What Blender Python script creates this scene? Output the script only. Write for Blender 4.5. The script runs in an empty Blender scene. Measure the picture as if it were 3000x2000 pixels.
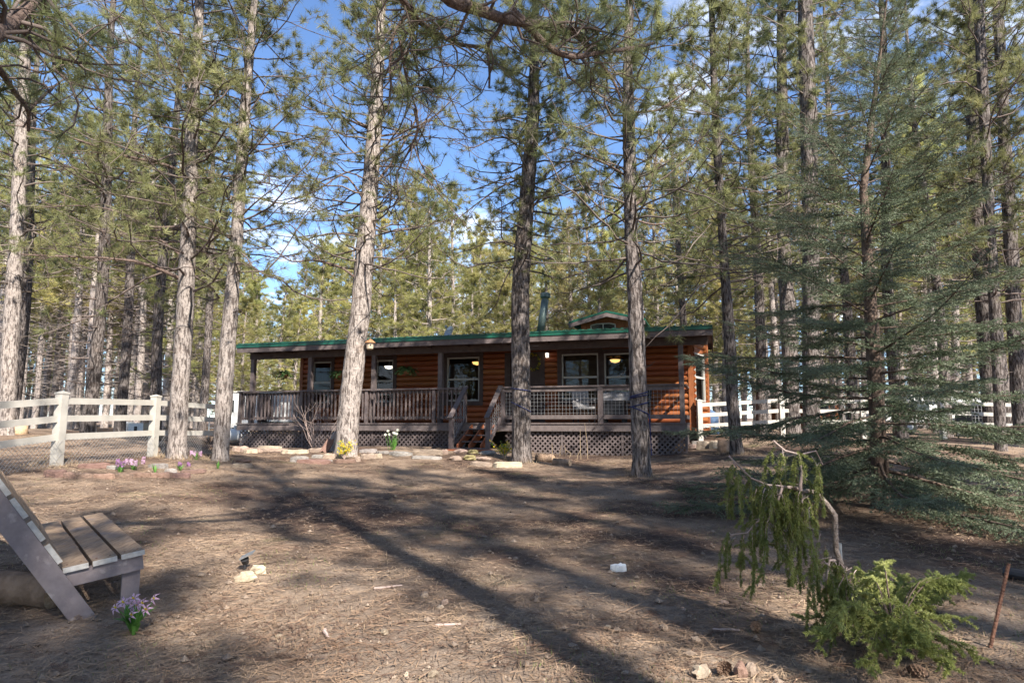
import bpy, math, random
import numpy as np
from mathutils import Vector, Matrix

# ------------------------------------------------------------------ camera, sky, sun, exposure
scene = bpy.context.scene
COL = scene.collection
F = 1950.0
CAMZ = 1.45
TH = math.atan(245.0 / F)
cam_d = bpy.data.cameras.new('camera')
cam_d.sensor_width = 36.0
cam_d.lens = 36.0 * F / 3000.0
cam_d.clip_start = 0.05
cam_d.clip_end = 2000.0
cam = bpy.data.objects.new('camera', cam_d)
cam.location = (0, 0, CAMZ)
cam.rotation_euler = (math.radians(90) + TH, 0, 0)
COL.objects.link(cam)
scene.camera = cam

SUN_AZ, SUN_EL = math.radians(180 - 30), math.radians(39)
SDIR = Vector((math.cos(SUN_EL) * math.sin(SUN_AZ), math.cos(SUN_EL) * math.cos(SUN_AZ), math.sin(SUN_EL)))
world = bpy.data.worlds.new('World')
scene.world = world
world.use_nodes = True
wn, wl = world.node_tree.nodes, world.node_tree.links
wn.clear()
w_out = wn.new('ShaderNodeOutputWorld')
w_bg = wn.new('ShaderNodeBackground')
w_bg.inputs['Strength'].default_value = 0.115
w_sky = wn.new('ShaderNodeTexSky')
w_sky.sky_type = 'NISHITA'
w_sky.sun_disc = False
w_sky.sun_elevation = SUN_EL
w_sky.sun_rotation = SUN_AZ
w_sky.altitude = 2000
w_sky.air_density = 1.0
w_sky.dust_density = 0.1
w_sky.ozone_density = 5.0
# thin broken cloud over the whole sky, drawn on the direction projected to a plane overhead
w_tc = wn.new('ShaderNodeTexCoord')
w_sep = wn.new('ShaderNodeSeparateXYZ')
w_mx = wn.new('ShaderNodeMath'); w_mx.operation = 'MAXIMUM'; w_mx.inputs[1].default_value = 0.08
w_dx = wn.new('ShaderNodeMath'); w_dx.operation = 'DIVIDE'
w_dy = wn.new('ShaderNodeMath'); w_dy.operation = 'DIVIDE'
w_cmb = wn.new('ShaderNodeCombineXYZ')
w_noise = wn.new('ShaderNodeTexNoise')
w_noise.inputs['Scale'].default_value = 0.62
w_noise.inputs['Detail'].default_value = 9.0
w_noise.inputs['Roughness'].default_value = 0.6
w_map = wn.new('ShaderNodeMapping'); w_map.inputs['Location'].default_value = (-4.0, 5.0, 0.0)
w_ramp = wn.new('ShaderNodeValToRGB')
w_ramp.color_ramp.elements[0].position = 0.52
w_ramp.color_ramp.elements[1].position = 0.68
w_mix = wn.new('ShaderNodeMix'); w_mix.data_type = 'RGBA'
w_mix.inputs['B'].default_value = (9.0, 9.3, 9.8, 1)
wl.new(w_tc.outputs['Generated'], w_sep.inputs[0])
wl.new(w_sep.outputs['Z'], w_mx.inputs[0])
wl.new(w_sep.outputs['X'], w_dx.inputs[0]); wl.new(w_mx.outputs[0], w_dx.inputs[1])
wl.new(w_sep.outputs['Y'], w_dy.inputs[0]); wl.new(w_mx.outputs[0], w_dy.inputs[1])
wl.new(w_dx.outputs[0], w_cmb.inputs[0]); wl.new(w_dy.outputs[0], w_cmb.inputs[1])
wl.new(w_cmb.outputs[0], w_map.inputs[0]); wl.new(w_map.outputs[0], w_noise.inputs['Vector'])
wl.new(w_noise.outputs['Fac'], w_ramp.inputs[0])
wl.new(w_ramp.outputs[0], w_mix.inputs['Factor'])
wl.new(w_sky.outputs[0], w_mix.inputs['A'])
wl.new(w_mix.outputs['Result'], w_bg.inputs['Color'])
wl.new(w_bg.outputs[0], w_out.inputs[0])

sun_d = bpy.data.lights.new('sun', 'SUN')
sun_d.energy = 5.0
sun_d.angle = math.radians(0.8)
sun_d.color = (1.0, 0.93, 0.84)
sun = bpy.data.objects.new('sun', sun_d)
sun.rotation_euler = SDIR.to_track_quat('Z', 'Y').to_euler()
sun.location = (8, -14, 20)
COL.objects.link(sun)
vs = scene.view_settings
vs.view_transform = 'Standard'; vs.look = 'None'; vs.exposure = 1.38; vs.gamma = 1.0
vs.use_curve_mapping = False
scene.cycles.max_bounces = 6
scene.cycles.diffuse_bounces = 3
scene.cycles.transparent_max_bounces = 8

# ------------------------------------------------------------------ pixel <-> place
CT, ST = math.cos(TH), math.sin(TH)
def ray(px, py):
    u, v = (px - 1500.0) / F, (1000.0 - py) / F
    return np.array([u, CT - v * ST, ST + v * CT])
def P(px, py, Y):
    d = ray(px, py)
    t = Y / d[1]
    return np.array([d[0] * t, Y, CAMZ + d[2] * t])
def project(p):
    x, y, z = p[0], p[1], p[2] - CAMZ
    fw = y * CT + z * ST
    up = -y * ST + z * CT
    if fw < 0.05:
        return None
    return (1500 + F * x / fw, 1000 - F * up / fw)

KY = np.array([-400, -30, -8, 0, 5, 10, 14, 17, 21, 25, 32, 60, 120, 700.0])
KZ = np.array([-.6, -.3, -.1, 0, .20, .42, .56, .68, .77, 1.0, 1.2, 1.32, 1.9, 9.0])
CTRL = [(165, 1362, 11.0), (446, 1334, 13.2), (517, 1343, 12.8), (646, 1353, 12.8), (1012, 1337, 15.5), (1528, 1352, 15.5),
        (1880, 1397, 12.5), (2158, 1327, 15.5), (2052, 1291, 18.9), (1000, 1309, 19.6), (2000, 1333, 17.4), (1500, 1322, 18.4),
        (2870, 1285, 20.0), (30, 1256, 17.5), (200, 1265, 20.0), (700, 1309, 21.3), (2450, 1275, 22.0), (2580, 1490, 8.6)]
cp = np.array([P(*c) for c in CTRL])
SIG = 3.0
def gbase(x, y):
    return np.interp(y, KY, KZ)
res = cp[:, 2] - gbase(cp[:, 0], cp[:, 1])
K = np.exp(-((cp[:, None, 0] - cp[None, :, 0]) ** 2 + (cp[:, None, 1] - cp[None, :, 1]) ** 2) / (2 * SIG * SIG))
WC = np.linalg.solve(K + 0.05 * np.eye(len(cp)), res)
def ground(x, y):
    x = np.asarray(x, float); y = np.asarray(y, float)
    z = gbase(x, y)
    for (a, b, _), w in zip(cp, WC):
        z = z + w * np.exp(-((x - a) ** 2 + (y - b) ** 2) / (2 * SIG * SIG))
    z = z + 0.018 * np.sin(x * 1.7 + .4 * y) * np.cos(y * 1.3 - .3 * x) + 0.008 * np.sin(3.9 * x + 2.2 * y) * np.sin(3.1 * y - 1.2 * x)
    return z
def gz(x, y):
    return float(ground(x, y))
def G(px, py):
    d = ray(px, py)
    t = np.arange(1.0, 70, 0.02)
    pts = d[None] * t[:, None]
    pts[:, 2] += CAMZ
    below = pts[:, 2] <= ground(pts[:, 0], pts[:, 1])
    i = int(np.argmax(below)) if below.any() else len(t) - 1
    return np.array([pts[i, 0], pts[i, 1], gz(pts[i, 0], pts[i, 1])])
def ppm(Y):            # photo pixels per metre at depth Y
    return F / Y

# ------------------------------------------------------------------ mesh helpers
class NB:
    """collects tubes, boxes and triangles; builds one mesh"""
    def __init__(s):
        s.V, s.F3, s.F4, s.n = [], [], [], 0
    def add(s, V, F3=None, F4=None):
        V = np.asarray(V, float).reshape(-1, 3)
        s.V.append(V)
        if F3 is not None and len(F3): s.F3.append(np.asarray(F3, np.int64) + s.n)
        if F4 is not None and len(F4): s.F4.append(np.asarray(F4, np.int64) + s.n)
        s.n += len(V)
    def tri(s, T):
        T = np.asarray(T, float).reshape(-1, 3)
        s.add(T, F3=np.arange(len(T)).reshape(-1, 3))
    def quad(s, T):
        T = np.asarray(T, float).reshape(-1, 3)
        s.add(T, F4=np.arange(len(T)).reshape(-1, 4))
    def box(s, x0, x1, y0, y1, z0, z1):
        V = [(x, y, z) for z in (z0, z1) for y in (y0, y1) for x in (x0, x1)]
        s.add(V, F4=[(0, 2, 3, 1), (4, 5, 7, 6), (0, 1, 5, 4), (2, 6, 7, 3), (0, 4, 6, 2), (1, 3, 7, 5)])
    def bar(s, a, b, w, h, up=(0, 0, 1)):
        a, b, up = np.array(a, float), np.array(b, float), np.array(up, float)
        t = b - a; t /= np.linalg.norm(t)
        sd = np.cross(t, up); sd /= np.linalg.norm(sd)
        u = np.cross(sd, t)
        V = []
        for p in (a, b):
            for e, f in ((-1, -1), (1, -1), (1, 1), (-1, 1)):
                V.append(p + sd * e * w / 2 + u * f * h / 2)
        s.add(V, F4=[(0, 3, 2, 1), (4, 5, 6, 7), (0, 1, 5, 4), (1, 2, 6, 5), (2, 3, 7, 6), (3, 0, 4, 7)])
    def tube(s, pts, rad, k=6, cap=False):
        pts = np.asarray(pts, float); n = len(pts)
        rad = np.full(n, rad, float) if np.isscalar(rad) else np.asarray(rad, float)
        T = np.gradient(pts, axis=0)
        T /= np.linalg.norm(T, axis=1)[:, None] + 1e-9
        m = T.mean(0)
        ref = np.array([1.0, 0, 0]) if abs(m[0]) < abs(m[2]) else np.array([0, 0, 1.0])
        if abs(m[0]) >= abs(m[2]) and abs(m[2]) > .8: ref = np.array([0, 1.0, 0])
        A = np.cross(T, ref); A /= np.linalg.norm(A, axis=1)[:, None] + 1e-9
        B = np.cross(T, A)
        th = np.arange(k) * 2 * np.pi / k
        V = pts[:, None] + rad[:, None, None] * (A[:, None] * np.cos(th)[None, :, None] + B[:, None] * np.sin(th)[None, :, None])
        i = np.arange(n - 1)[:, None] * k; j = np.arange(k)[None]; j2 = (j + 1) % k
        Fq = np.stack([i + j, i + k + j, i + k + j2, i + j2], -1).reshape(-1, 4)
        F3 = None
        V = V.reshape(-1, 3)
        if cap:
            V = np.vstack([V, pts[:1], pts[-1:]])
            a, b = n * k, n * k + 1
            jj = np.arange(k); j2 = (jj + 1) % k
            F3 = np.vstack([np.stack([np.full(k, a), jj, j2], -1), np.stack([np.full(k, b), (n - 1) * k + j2, (n - 1) * k + jj], -1)])
        s.add(V, F3=F3, F4=Fq)
    def mesh(s, name, smooth=False):
        V = np.vstack(s.V)
        f3 = np.vstack(s.F3) if s.F3 else np.zeros((0, 3), np.int64)
        f4 = np.vstack(s.F4) if s.F4 else np.zeros((0, 4), np.int64)
        me = bpy.data.meshes.new(name)
        me.vertices.add(len(V)); me.vertices.foreach_set('co', V.astype(np.float32).ravel())
        idx = np.concatenate([f3.ravel(), f4.ravel()]).astype(np.int32)
        me.loops.add(len(idx)); me.loops.foreach_set('vertex_index', idx)
        m3, m4 = len(f3), len(f4)
        st = np.concatenate([np.arange(m3) * 3, m3 * 3 + np.arange(m4) * 4]).astype(np.int32)
        me.polygons.add(m3 + m4); me.polygons.foreach_set('loop_start', st)
        me.update(calc_edges=True)
        me.polygons.foreach_set('use_smooth', np.full(m3 + m4, bool(smooth)))
        return me
    def build(s, name, m, parent=None, smooth=False):
        return put(name, s.mesh(name, smooth), m, parent)

def put(name, me, m=None, parent=None, loc=None, rot=None, scl=None):
    if m is not None and len(me.materials) == 0:
        me.materials.append(m)
    o = bpy.data.objects.new(name, me)
    COL.objects.link(o)
    if parent is not None: o.parent = parent
    if loc is not None: o.location = [float(c) for c in loc]
    if rot is not None: o.rotation_euler = rot
    if scl is not None: o.scale = scl
    return o
def empty(name, loc=(0, 0, 0), rz=0.0):
    o = bpy.data.objects.new(name, None)
    o.empty_display_size = .2
    COL.objects.link(o)
    o.location = [float(c) for c in loc]; o.rotation_euler = (0, 0, rz)
    return o
def tag(o, label, cat, group=None, kind=None):
    if label: o['label'] = label
    if cat: o['category'] = cat
    if group: o['group'] = group
    if kind: o['kind'] = kind
    return o
def thing(name, label, cat, loc=(0, 0, 0), rz=0.0, group=None):
    return tag(empty(name, loc, rz), label, cat, group)
ORD = ['first', 'second', 'third', 'fourth', 'fifth', 'sixth', 'seventh', 'eighth', 'ninth', 'tenth', 'eleventh', 'twelfth', 'thirteenth',
       'fourteenth', 'fifteenth', 'sixteenth', 'seventeenth', 'eighteenth', 'nineteenth', 'twentieth', 'twenty-first', 'twenty-second',
       'twenty-third', 'twenty-fourth', 'twenty-fifth', 'twenty-sixth', 'twenty-seventh', 'twenty-eighth', 'twenty-ninth', 'thirtieth']
def unit(v):
    v = np.asarray(v, float)
    return v / (np.linalg.norm(v) + 1e-12)

# ------------------------------------------------------------------ materials
def mat(name, c1, c2=None, scale=8.0, stretch=(1, 1, 1), rough=.8, bump=0.0, bscale=None, metal=0.0, lo=.35, hi=.65, detail=5, rnd=0.0,
        transl=0.0, spec=.3, c3=None, scale3=2.0, lo3=.5, hi3=.7):
    m = bpy.data.materials.new(name); m.use_nodes = True
    n, l = m.node_tree.nodes, m.node_tree.links
    b = n['Principled BSDF']; out = n['Material Output']
    b.inputs['Roughness'].default_value = rough
    b.inputs['Metallic'].default_value = metal
    b.inputs['Specular IOR Level'].default_value = spec
    b.inputs['Base Color'].default_value = (*c1, 1)
    src = None
    tc = n.new('ShaderNodeTexCoord'); mp = n.new('ShaderNodeMapping'); mp.inputs['Scale'].default_value = stretch
    l.new(tc.outputs['Object'], mp.inputs[0])
    if c2 is not None:
        nz = n.new('ShaderNodeTexNoise'); nz.inputs['Scale'].default_value = scale; nz.inputs['Detail'].default_value = detail
        nz.inputs['Roughness'].default_value = .62
        l.new(mp.outputs[0], nz.inputs['Vector'])
        r = n.new('ShaderNodeValToRGB'); r.color_ramp.elements[0].position = lo; r.color_ramp.elements[1].position = hi
        r.color_ramp.elements[0].color = (*c1, 1); r.color_ramp.elements[1].color = (*c2, 1)
        l.new(nz.outputs['Fac'], r.inputs[0]); src = r.outputs[0]
        if c3 is not None:
            n3 = n.new('ShaderNodeTexNoise'); n3.inputs['Scale'].default_value = scale3; n3.inputs['Detail'].default_value = 4
            l.new(tc.outputs['Object'], n3.inputs['Vector'])
            r3 = n.new('ShaderNodeMapRange'); r3.inputs['From Min'].default_value = lo3; r3.inputs['From Max'].default_value = hi3
            l.new(n3.outputs['Fac'], r3.inputs['Value'])
            mx = n.new('ShaderNodeMix'); mx.data_type = 'RGBA'; mx.inputs['B'].default_value = (*c3, 1)
            l.new(r3.outputs[0], mx.inputs['Factor']); l.new(src, mx.inputs['A']); src = mx.outputs['Result']
    if rnd:
        oi = n.new('ShaderNodeObjectInfo'); hs = n.new('ShaderNodeHueSaturation')
        mr = n.new('ShaderNodeMapRange'); mr.inputs['To Min'].default_value = 1 - rnd; mr.inputs['To Max'].default_value = 1 + rnd
        l.new(oi.outputs['Random'], mr.inputs['Value']); l.new(mr.outputs[0], hs.inputs['Value'])
        mh = n.new('ShaderNodeMapRange'); mh.inputs['To Min'].default_value = .5 - rnd * .08; mh.inputs['To Max'].default_value = .5 + rnd * .08
        ml = n.new('ShaderNodeMath'); ml.operation = 'MULTIPLY'; ml.inputs[1].default_value = 7.31
        fr = n.new('ShaderNodeMath'); fr.operation = 'FRACT'
        l.new(oi.outputs['Random'], ml.inputs[0]); l.new(ml.outputs[0], fr.inputs[0]); l.new(fr.outputs[0], mh.inputs['Value'])
        l.new(mh.outputs[0], hs.inputs['Hue'])
        if src is not None: l.new(src, hs.inputs['Color'])
        else: hs.inputs['Color'].default_value = (*c1, 1)
        src = hs.outputs[0]
    if src is not None: l.new(src, b.inputs['Base Color'])
    if bump:
        nb = n.new('ShaderNodeTexNoise'); nb.inputs['Scale'].default_value = bscale or scale * 2; nb.inputs['Detail'].default_value = 6
        l.new(mp.outputs[0], nb.inputs['Vector'])
        bp = n.new('ShaderNodeBump'); bp.inputs['Strength'].default_value = bump; bp.inputs['Distance'].default_value = .02
        l.new(nb.outputs['Fac'], bp.inputs['Height']); l.new(bp.outputs[0], b.inputs['Normal'])
    if transl:
        tr = n.new('ShaderNodeBsdfTranslucent'); ms = n.new('ShaderNodeMixShader'); ms.inputs[0].default_value = transl
        if src is not None: l.new(src, tr.inputs['Color'])
        else: tr.inputs['Color'].default_value = (*c1, 1)
        l.new(b.outputs[0], ms.inputs[1]); l.new(tr.outputs[0], ms.inputs[2]); l.new(ms.outputs[0], out.inputs['Surface'])
    return m
def emit(name, c, s):
    m = bpy.data.materials.new(name); m.use_nodes = True
    n, l = m.node_tree.nodes, m.node_tree.links
    b = n['Principled BSDF']
    b.inputs['Base Color'].default_value = (*c, 1)
    b.inputs['Emission Color'].default_value = (*c, 1); b.inputs['Emission Strength'].default_value = s
    return m
def glass_mat():
    m = bpy.data.materials.new('window_glass'); m.use_nodes = True
    n, l = m.node_tree.nodes, m.node_tree.links
    n.remove(n['Principled BSDF'])
    t = n.new('ShaderNodeBsdfTransparent'); t.inputs[0].default_value = (.72, .76, .78, 1)
    g = n.new('ShaderNodeBsdfGlossy'); g.inputs['Roughness'].default_value = .015
    f = n.new('ShaderNodeFresnel'); f.inputs['IOR'].default_value = 1.45
    x = n.new('ShaderNodeMixShader')
    l.new(f.outputs[0], x.inputs[0]); l.new(t.outputs[0], x.inputs[1]); l.new(g.outputs[0], x.inputs[2])
    l.new(x.outputs[0], n['Material Output'].inputs[0])
    return m
def bark_mat(name, light, dark, rust, vs=1.0, lo=.40, hi=.56):
    m = bpy.data.materials.new(name); m.use_nodes = True
    n, l = m.node_tree.nodes, m.node_tree.links
    b = n['Principled BSDF']; b.inputs['Roughness'].default_value = .92; b.inputs['Specular IOR Level'].default_value = .15
    tc = n.new('ShaderNodeTexCoord')
    def noise(s, d, st, rg=.62):
        mp = n.new('ShaderNodeMapping'); mp.inputs['Scale'].default_value = st; l.new(tc.outputs['Object'], mp.inputs[0])
        x = n.new('ShaderNodeTexNoise'); x.inputs['Scale'].default_value = s; x.inputs['Detail'].default_value = d; x.inputs['Roughness'].default_value = rg
        l.new(mp.outputs[0], x.inputs['Vector']); return x.outputs['Fac']
    def mr(v, a, b_, c=0., d=1.):
        x = n.new('ShaderNodeMapRange'); x.interpolation_type = 'SMOOTHSTEP'; x.inputs['From Min'].default_value = a; x.inputs['From Max'].default_value = b_
        x.inputs['To Min'].default_value = c; x.inputs['To Max'].default_value = d; l.new(v, x.inputs['Value']); return x.outputs[0]
    def mul(a, b_):
        x = n.new('ShaderNodeMath'); x.operation = 'MULTIPLY'; l.new(a, x.inputs[0]); l.new(b_, x.inputs[1]); return x.outputs[0]
    furrow = mr(noise(26 * vs, 5, (1, 1, .22), .6), lo, hi)
    fleck = mr(noise(55 * vs, 3, (1, 1, .45), .6), .30, .46, .25, 1)
    patch = mr(noise(5, 4, (1, 1, .6), .6), .3, .7, .72, 1)
    fac = mul(mul(furrow, fleck), patch)
    c = n.new('ShaderNodeMix'); c.data_type = 'RGBA'; c.inputs['A'].default_value = (*dark, 1); c.inputs['B'].default_value = (*light, 1)
    l.new(fac, c.inputs['Factor'])
    c2 = n.new('ShaderNodeMix'); c2.data_type = 'RGBA'; c2.inputs['B'].default_value = (*rust, 1)
    l.new(mr(noise(2.3, 4, (1, 1, 1)), .52, .75, 0, .5), c2.inputs['Factor']); l.new(c.outputs['Result'], c2.inputs['A'])
    oi = n.new('ShaderNodeObjectInfo'); hs = n.new('ShaderNodeHueSaturation')
    om = n.new('ShaderNodeMapRange'); om.inputs['To Min'].default_value = .8; om.inputs['To Max'].default_value = 1.15
    l.new(oi.outputs['Random'], om.inputs['Value']); l.new(om.outputs[0], hs.inputs['Value']); l.new(c2.outputs['Result'], hs.inputs['Color'])
    l.new(hs.outputs[0], b.inputs['Base Color'])
    bp = n.new('ShaderNodeBump'); bp.inputs['Strength'].default_value = .8; bp.inputs['Distance'].default_value = .02
    l.new(fac, bp.inputs['Height']); l.new(bp.outputs[0], b.inputs['Normal'])
    return m

M = {}
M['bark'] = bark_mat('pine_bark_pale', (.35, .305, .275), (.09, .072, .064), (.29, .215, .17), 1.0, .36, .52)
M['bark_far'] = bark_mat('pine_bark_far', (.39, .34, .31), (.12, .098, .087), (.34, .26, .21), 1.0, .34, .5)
M['bark_dark'] = bark_mat('pine_bark_grey', (.205, .177, .163), (.045, .036, .032), (.16, .117, .094))
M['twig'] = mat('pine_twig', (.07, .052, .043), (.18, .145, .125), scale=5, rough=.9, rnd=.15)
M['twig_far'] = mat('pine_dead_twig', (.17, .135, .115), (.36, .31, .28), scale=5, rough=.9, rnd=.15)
M['stem'] = mat('spruce_stem', (.19, .145, .12), (.36, .30, .26), scale=40, rough=.9, bump=1.0, bscale=90)
M['limb'] = mat('pine_limb', (.075, .05, .042), (.20, .145, .12), scale=30, rough=.92, bump=1.0, bscale=70)
M['spruce_bark'] = mat('spruce_bark', (.065, .046, .037), (.16, .115, .09), scale=22, stretch=(1, 1, .5), rough=.92, bump=.7)
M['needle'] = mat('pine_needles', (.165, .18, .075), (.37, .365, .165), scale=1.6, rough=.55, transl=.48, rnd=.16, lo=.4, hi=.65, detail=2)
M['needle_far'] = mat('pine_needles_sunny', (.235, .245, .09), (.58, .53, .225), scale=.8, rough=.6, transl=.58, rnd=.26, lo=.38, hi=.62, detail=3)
M['spruce'] = mat('blue_spruce_needles', (.068, .094, .05), (.225, .265, .17), scale=2.2, rough=.5, transl=.2, lo=.35, hi=.7, detail=3)
M['weeping'] = mat('weeping_spruce_needles', (.12, .15, .04), (.32, .345, .11), scale=3, rough=.5, transl=.35, lo=.35, hi=.65)
M['low_spruce'] = mat('low_spruce_needles', (.19, .225, .06), (.43, .45, .16), scale=3, rough=.5, transl=.4, lo=.35, hi=.65)
M['log'] = mat('stained_log', (.15, .04, .0115), (.29, .09, .026), scale=6, stretch=(.3, 3, 3), rough=.5, bump=.25, bscale=14, rnd=.12, spec=.4)
M['log_trim'] = mat('stained_trim', (.18, .055, .018), (.27, .095, .034), scale=8, stretch=(3, 3, .5), rough=.55, bump=.15)
M['paint'] = mat('brown_paint', (.095, .075, .072), (.14, .113, .108), scale=9, stretch=(1, 1, 1), rough=.7, bump=.1, rnd=.08)
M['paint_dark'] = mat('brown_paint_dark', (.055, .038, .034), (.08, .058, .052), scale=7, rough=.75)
M['green_metal'] = mat('green_roof_metal', (.006, .062, .040), (.009, .085, .055), scale=3, rough=.38, spec=.5)
M['flue'] = mat('green_grey_flue', (.075, .105, .10), (.10, .135, .13), scale=5, rough=.45, metal=.4)
M['vinyl'] = mat('ivory_vinyl', (.36, .34, .30), (.44, .415, .37), scale=3, rough=.5, c3=(.45, .40, .33), scale3=5, lo3=.62, hi3=.8)
M['white'] = mat('white_paint', (.74, .74, .72), (.80, .80, .78), scale=4, rough=.45)
M['win_frame'] = mat('window_frame_ivory', (.40, .39, .355), rough=.45)
M['glass'] = glass_mat()
M['inside'] = mat('interior_panelling', (.10, .06, .038), (.16, .10, .06), scale=3, rough=.7)
M['blind'] = mat('window_blind', (.20, .13, .08), (.28, .19, .12), scale=5, rough=.6)
M['redwood'] = mat('stair_wood', (.24, .075, .035), (.36, .13, .06), scale=9, stretch=(1, 4, 4), rough=.65)
M['bench_paint'] = mat('bench_paint', (.20, .165, .168), (.26, .22, .22), scale=12, rough=.7, bump=.15, c3=(.42, .37, .35), scale3=9, lo3=.62, hi3=.75)
M['bench_plank'] = mat('weathered_plank', (.20, .135, .088), (.34, .245, .165), scale=7, stretch=(6, 1, 6), rough=.85, bump=.35, c3=(.21, .175, .165), scale3=6, lo3=.55, hi3=.75)
M['plank_end'] = mat('plank_end_grey', (.42, .40, .37), (.55, .53, .5), scale=30, rough=.9)
M['stone'] = mat('sandstone', (.20, .145, .11), (.34, .265, .205), scale=5, rough=.9, bump=.6, bscale=18, rnd=.22)
M['stone_grey'] = mat('grey_stone', (.16, .142, .13), (.29, .265, .24), scale=5, rough=.9, bump=.6, bscale=18, rnd=.2)
M['stone_red'] = mat('red_stone', (.15, .088, .066), (.25, .16, .125), scale=5, rough=.9, bump=.6, bscale=18, rnd=.2)
M['stone_dark'] = mat('dark_red_stone', (.10, .065, .055), (.22, .14, .11), scale=5, rough=.9, bump=.7, bscale=16, rnd=.2)
M['stone_pale'] = mat('pale_stone', (.34, .27, .19), (.48, .40, .30), scale=6, rough=.85, bump=.5, bscale=18, rnd=.12)
M['stone_moss'] = mat('mossy_stone', (.15, .135, .035), (.33, .27, .16), scale=7, rough=.95, bump=.7, bscale=25)
M['cut_wood'] = mat('cut_log_wood', (.40, .26, .15), (.56, .41, .27), scale=10, stretch=(1, 4, 4), rough=.85, bump=.4)
M['log_bark'] = mat('old_log_bark', (.16, .105, .07), (.33, .23, .16), scale=7, rough=.95, bump=.8, bscale=20)
M['rust'] = mat('rusty_steel', (.10, .05, .035), (.20, .10, .065), scale=40, rough=.85, bump=.5)
M['galv'] = mat('galvanised_steel', (.30, .32, .34), (.42, .44, .46), scale=20, rough=.4, metal=.7)
M['wire'] = mat('grey_wire', (.34, .34, .34), rough=.5, metal=.5)
M['rope'] = mat('blue_rope', (.008, .014, .06), (.018, .03, .12), scale=60, rough=.7)
M['black'] = mat('black_plastic', (.018, .018, .02), (.03, .03, .033), scale=9, rough=.5)
M['grey_fabric'] = mat('grey_fabric', (.24, .23, .23), (.32, .31, .31), scale=20, rough=.9)
M['terracotta'] = mat('coir_basket', (.28, .13, .06), (.38, .2, .1), scale=20, rough=.95)
M['leaf'] = mat('garden_leaf', (.07, .19, .03), (.16, .34, .07), scale=6, rough=.5, transl=.3)
M['fern'] = mat('fern_leaf', (.05, .10, .03), (.11, .17, .055), scale=6, rough=.6, transl=.3)
M['pink'] = mat('pink_petal', (.58, .34, .50), (.74, .56, .68), scale=14, rough=.6, transl=.3)
M['mauve'] = mat('mauve_petal', (.27, .12, .28), (.42, .25, .42), scale=14, rough=.6, transl=.3)
M['white_petal'] = mat('white_petal', (.5, .5, .42), (.6, .6, .53), scale=8, rough=.6, transl=.3)
M['yellow'] = mat('yellow_petal', (.62, .46, .02), (.74, .60, .05), scale=8, rough=.6, transl=.3)
M['dry'] = mat('dry_stalk', (.26, .19, .12), (.40, .31, .20), scale=8, rough=.9, transl=.15)
M['bare'] = mat('bare_shrub_stem', (.30, .22, .19), (.44, .35, .31), scale=8, rough=.85)
M['litter'] = mat('fallen_needles', (.20, .125, .08), (.40, .29, .19), scale=1.1, rough=.8, lo=.35, hi=.68, c3=(.12, .07, .048), scale3=9, lo3=.5, hi3=.62)
M['grass'] = mat('sparse_grass', (.13, .19, .05), (.30, .32, .12), scale=2, rough=.7, transl=.25)
M['pebble'] = mat('pebble', (.13, .095, .072), (.30, .235, .18), scale=9, rough=.9, bump=.3)
M['cone'] = mat('pine_cone_scale', (.10, .06, .04), (.24, .16, .11), scale=18, rough=.9)
M['lamp'] = emit('warm_lamp_glow', (1.0, .55, .16), .9)
M['lamp_white'] = emit('white_lamp_glow', (1.0, .88, .7), 1.1)
M['blue_tarp'] = mat('blue_tarp', (.10, .17, .30), (.14, .22, .36), scale=4, rough=.6)
M['dark_glass'] = mat('dark_window', (.02, .023, .026), rough=.08, spec=.6)
M['roof_brown'] = mat('brown_shingle', (.22, .16, .12), (.32, .25, .19), scale=12, rough=.9)

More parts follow.
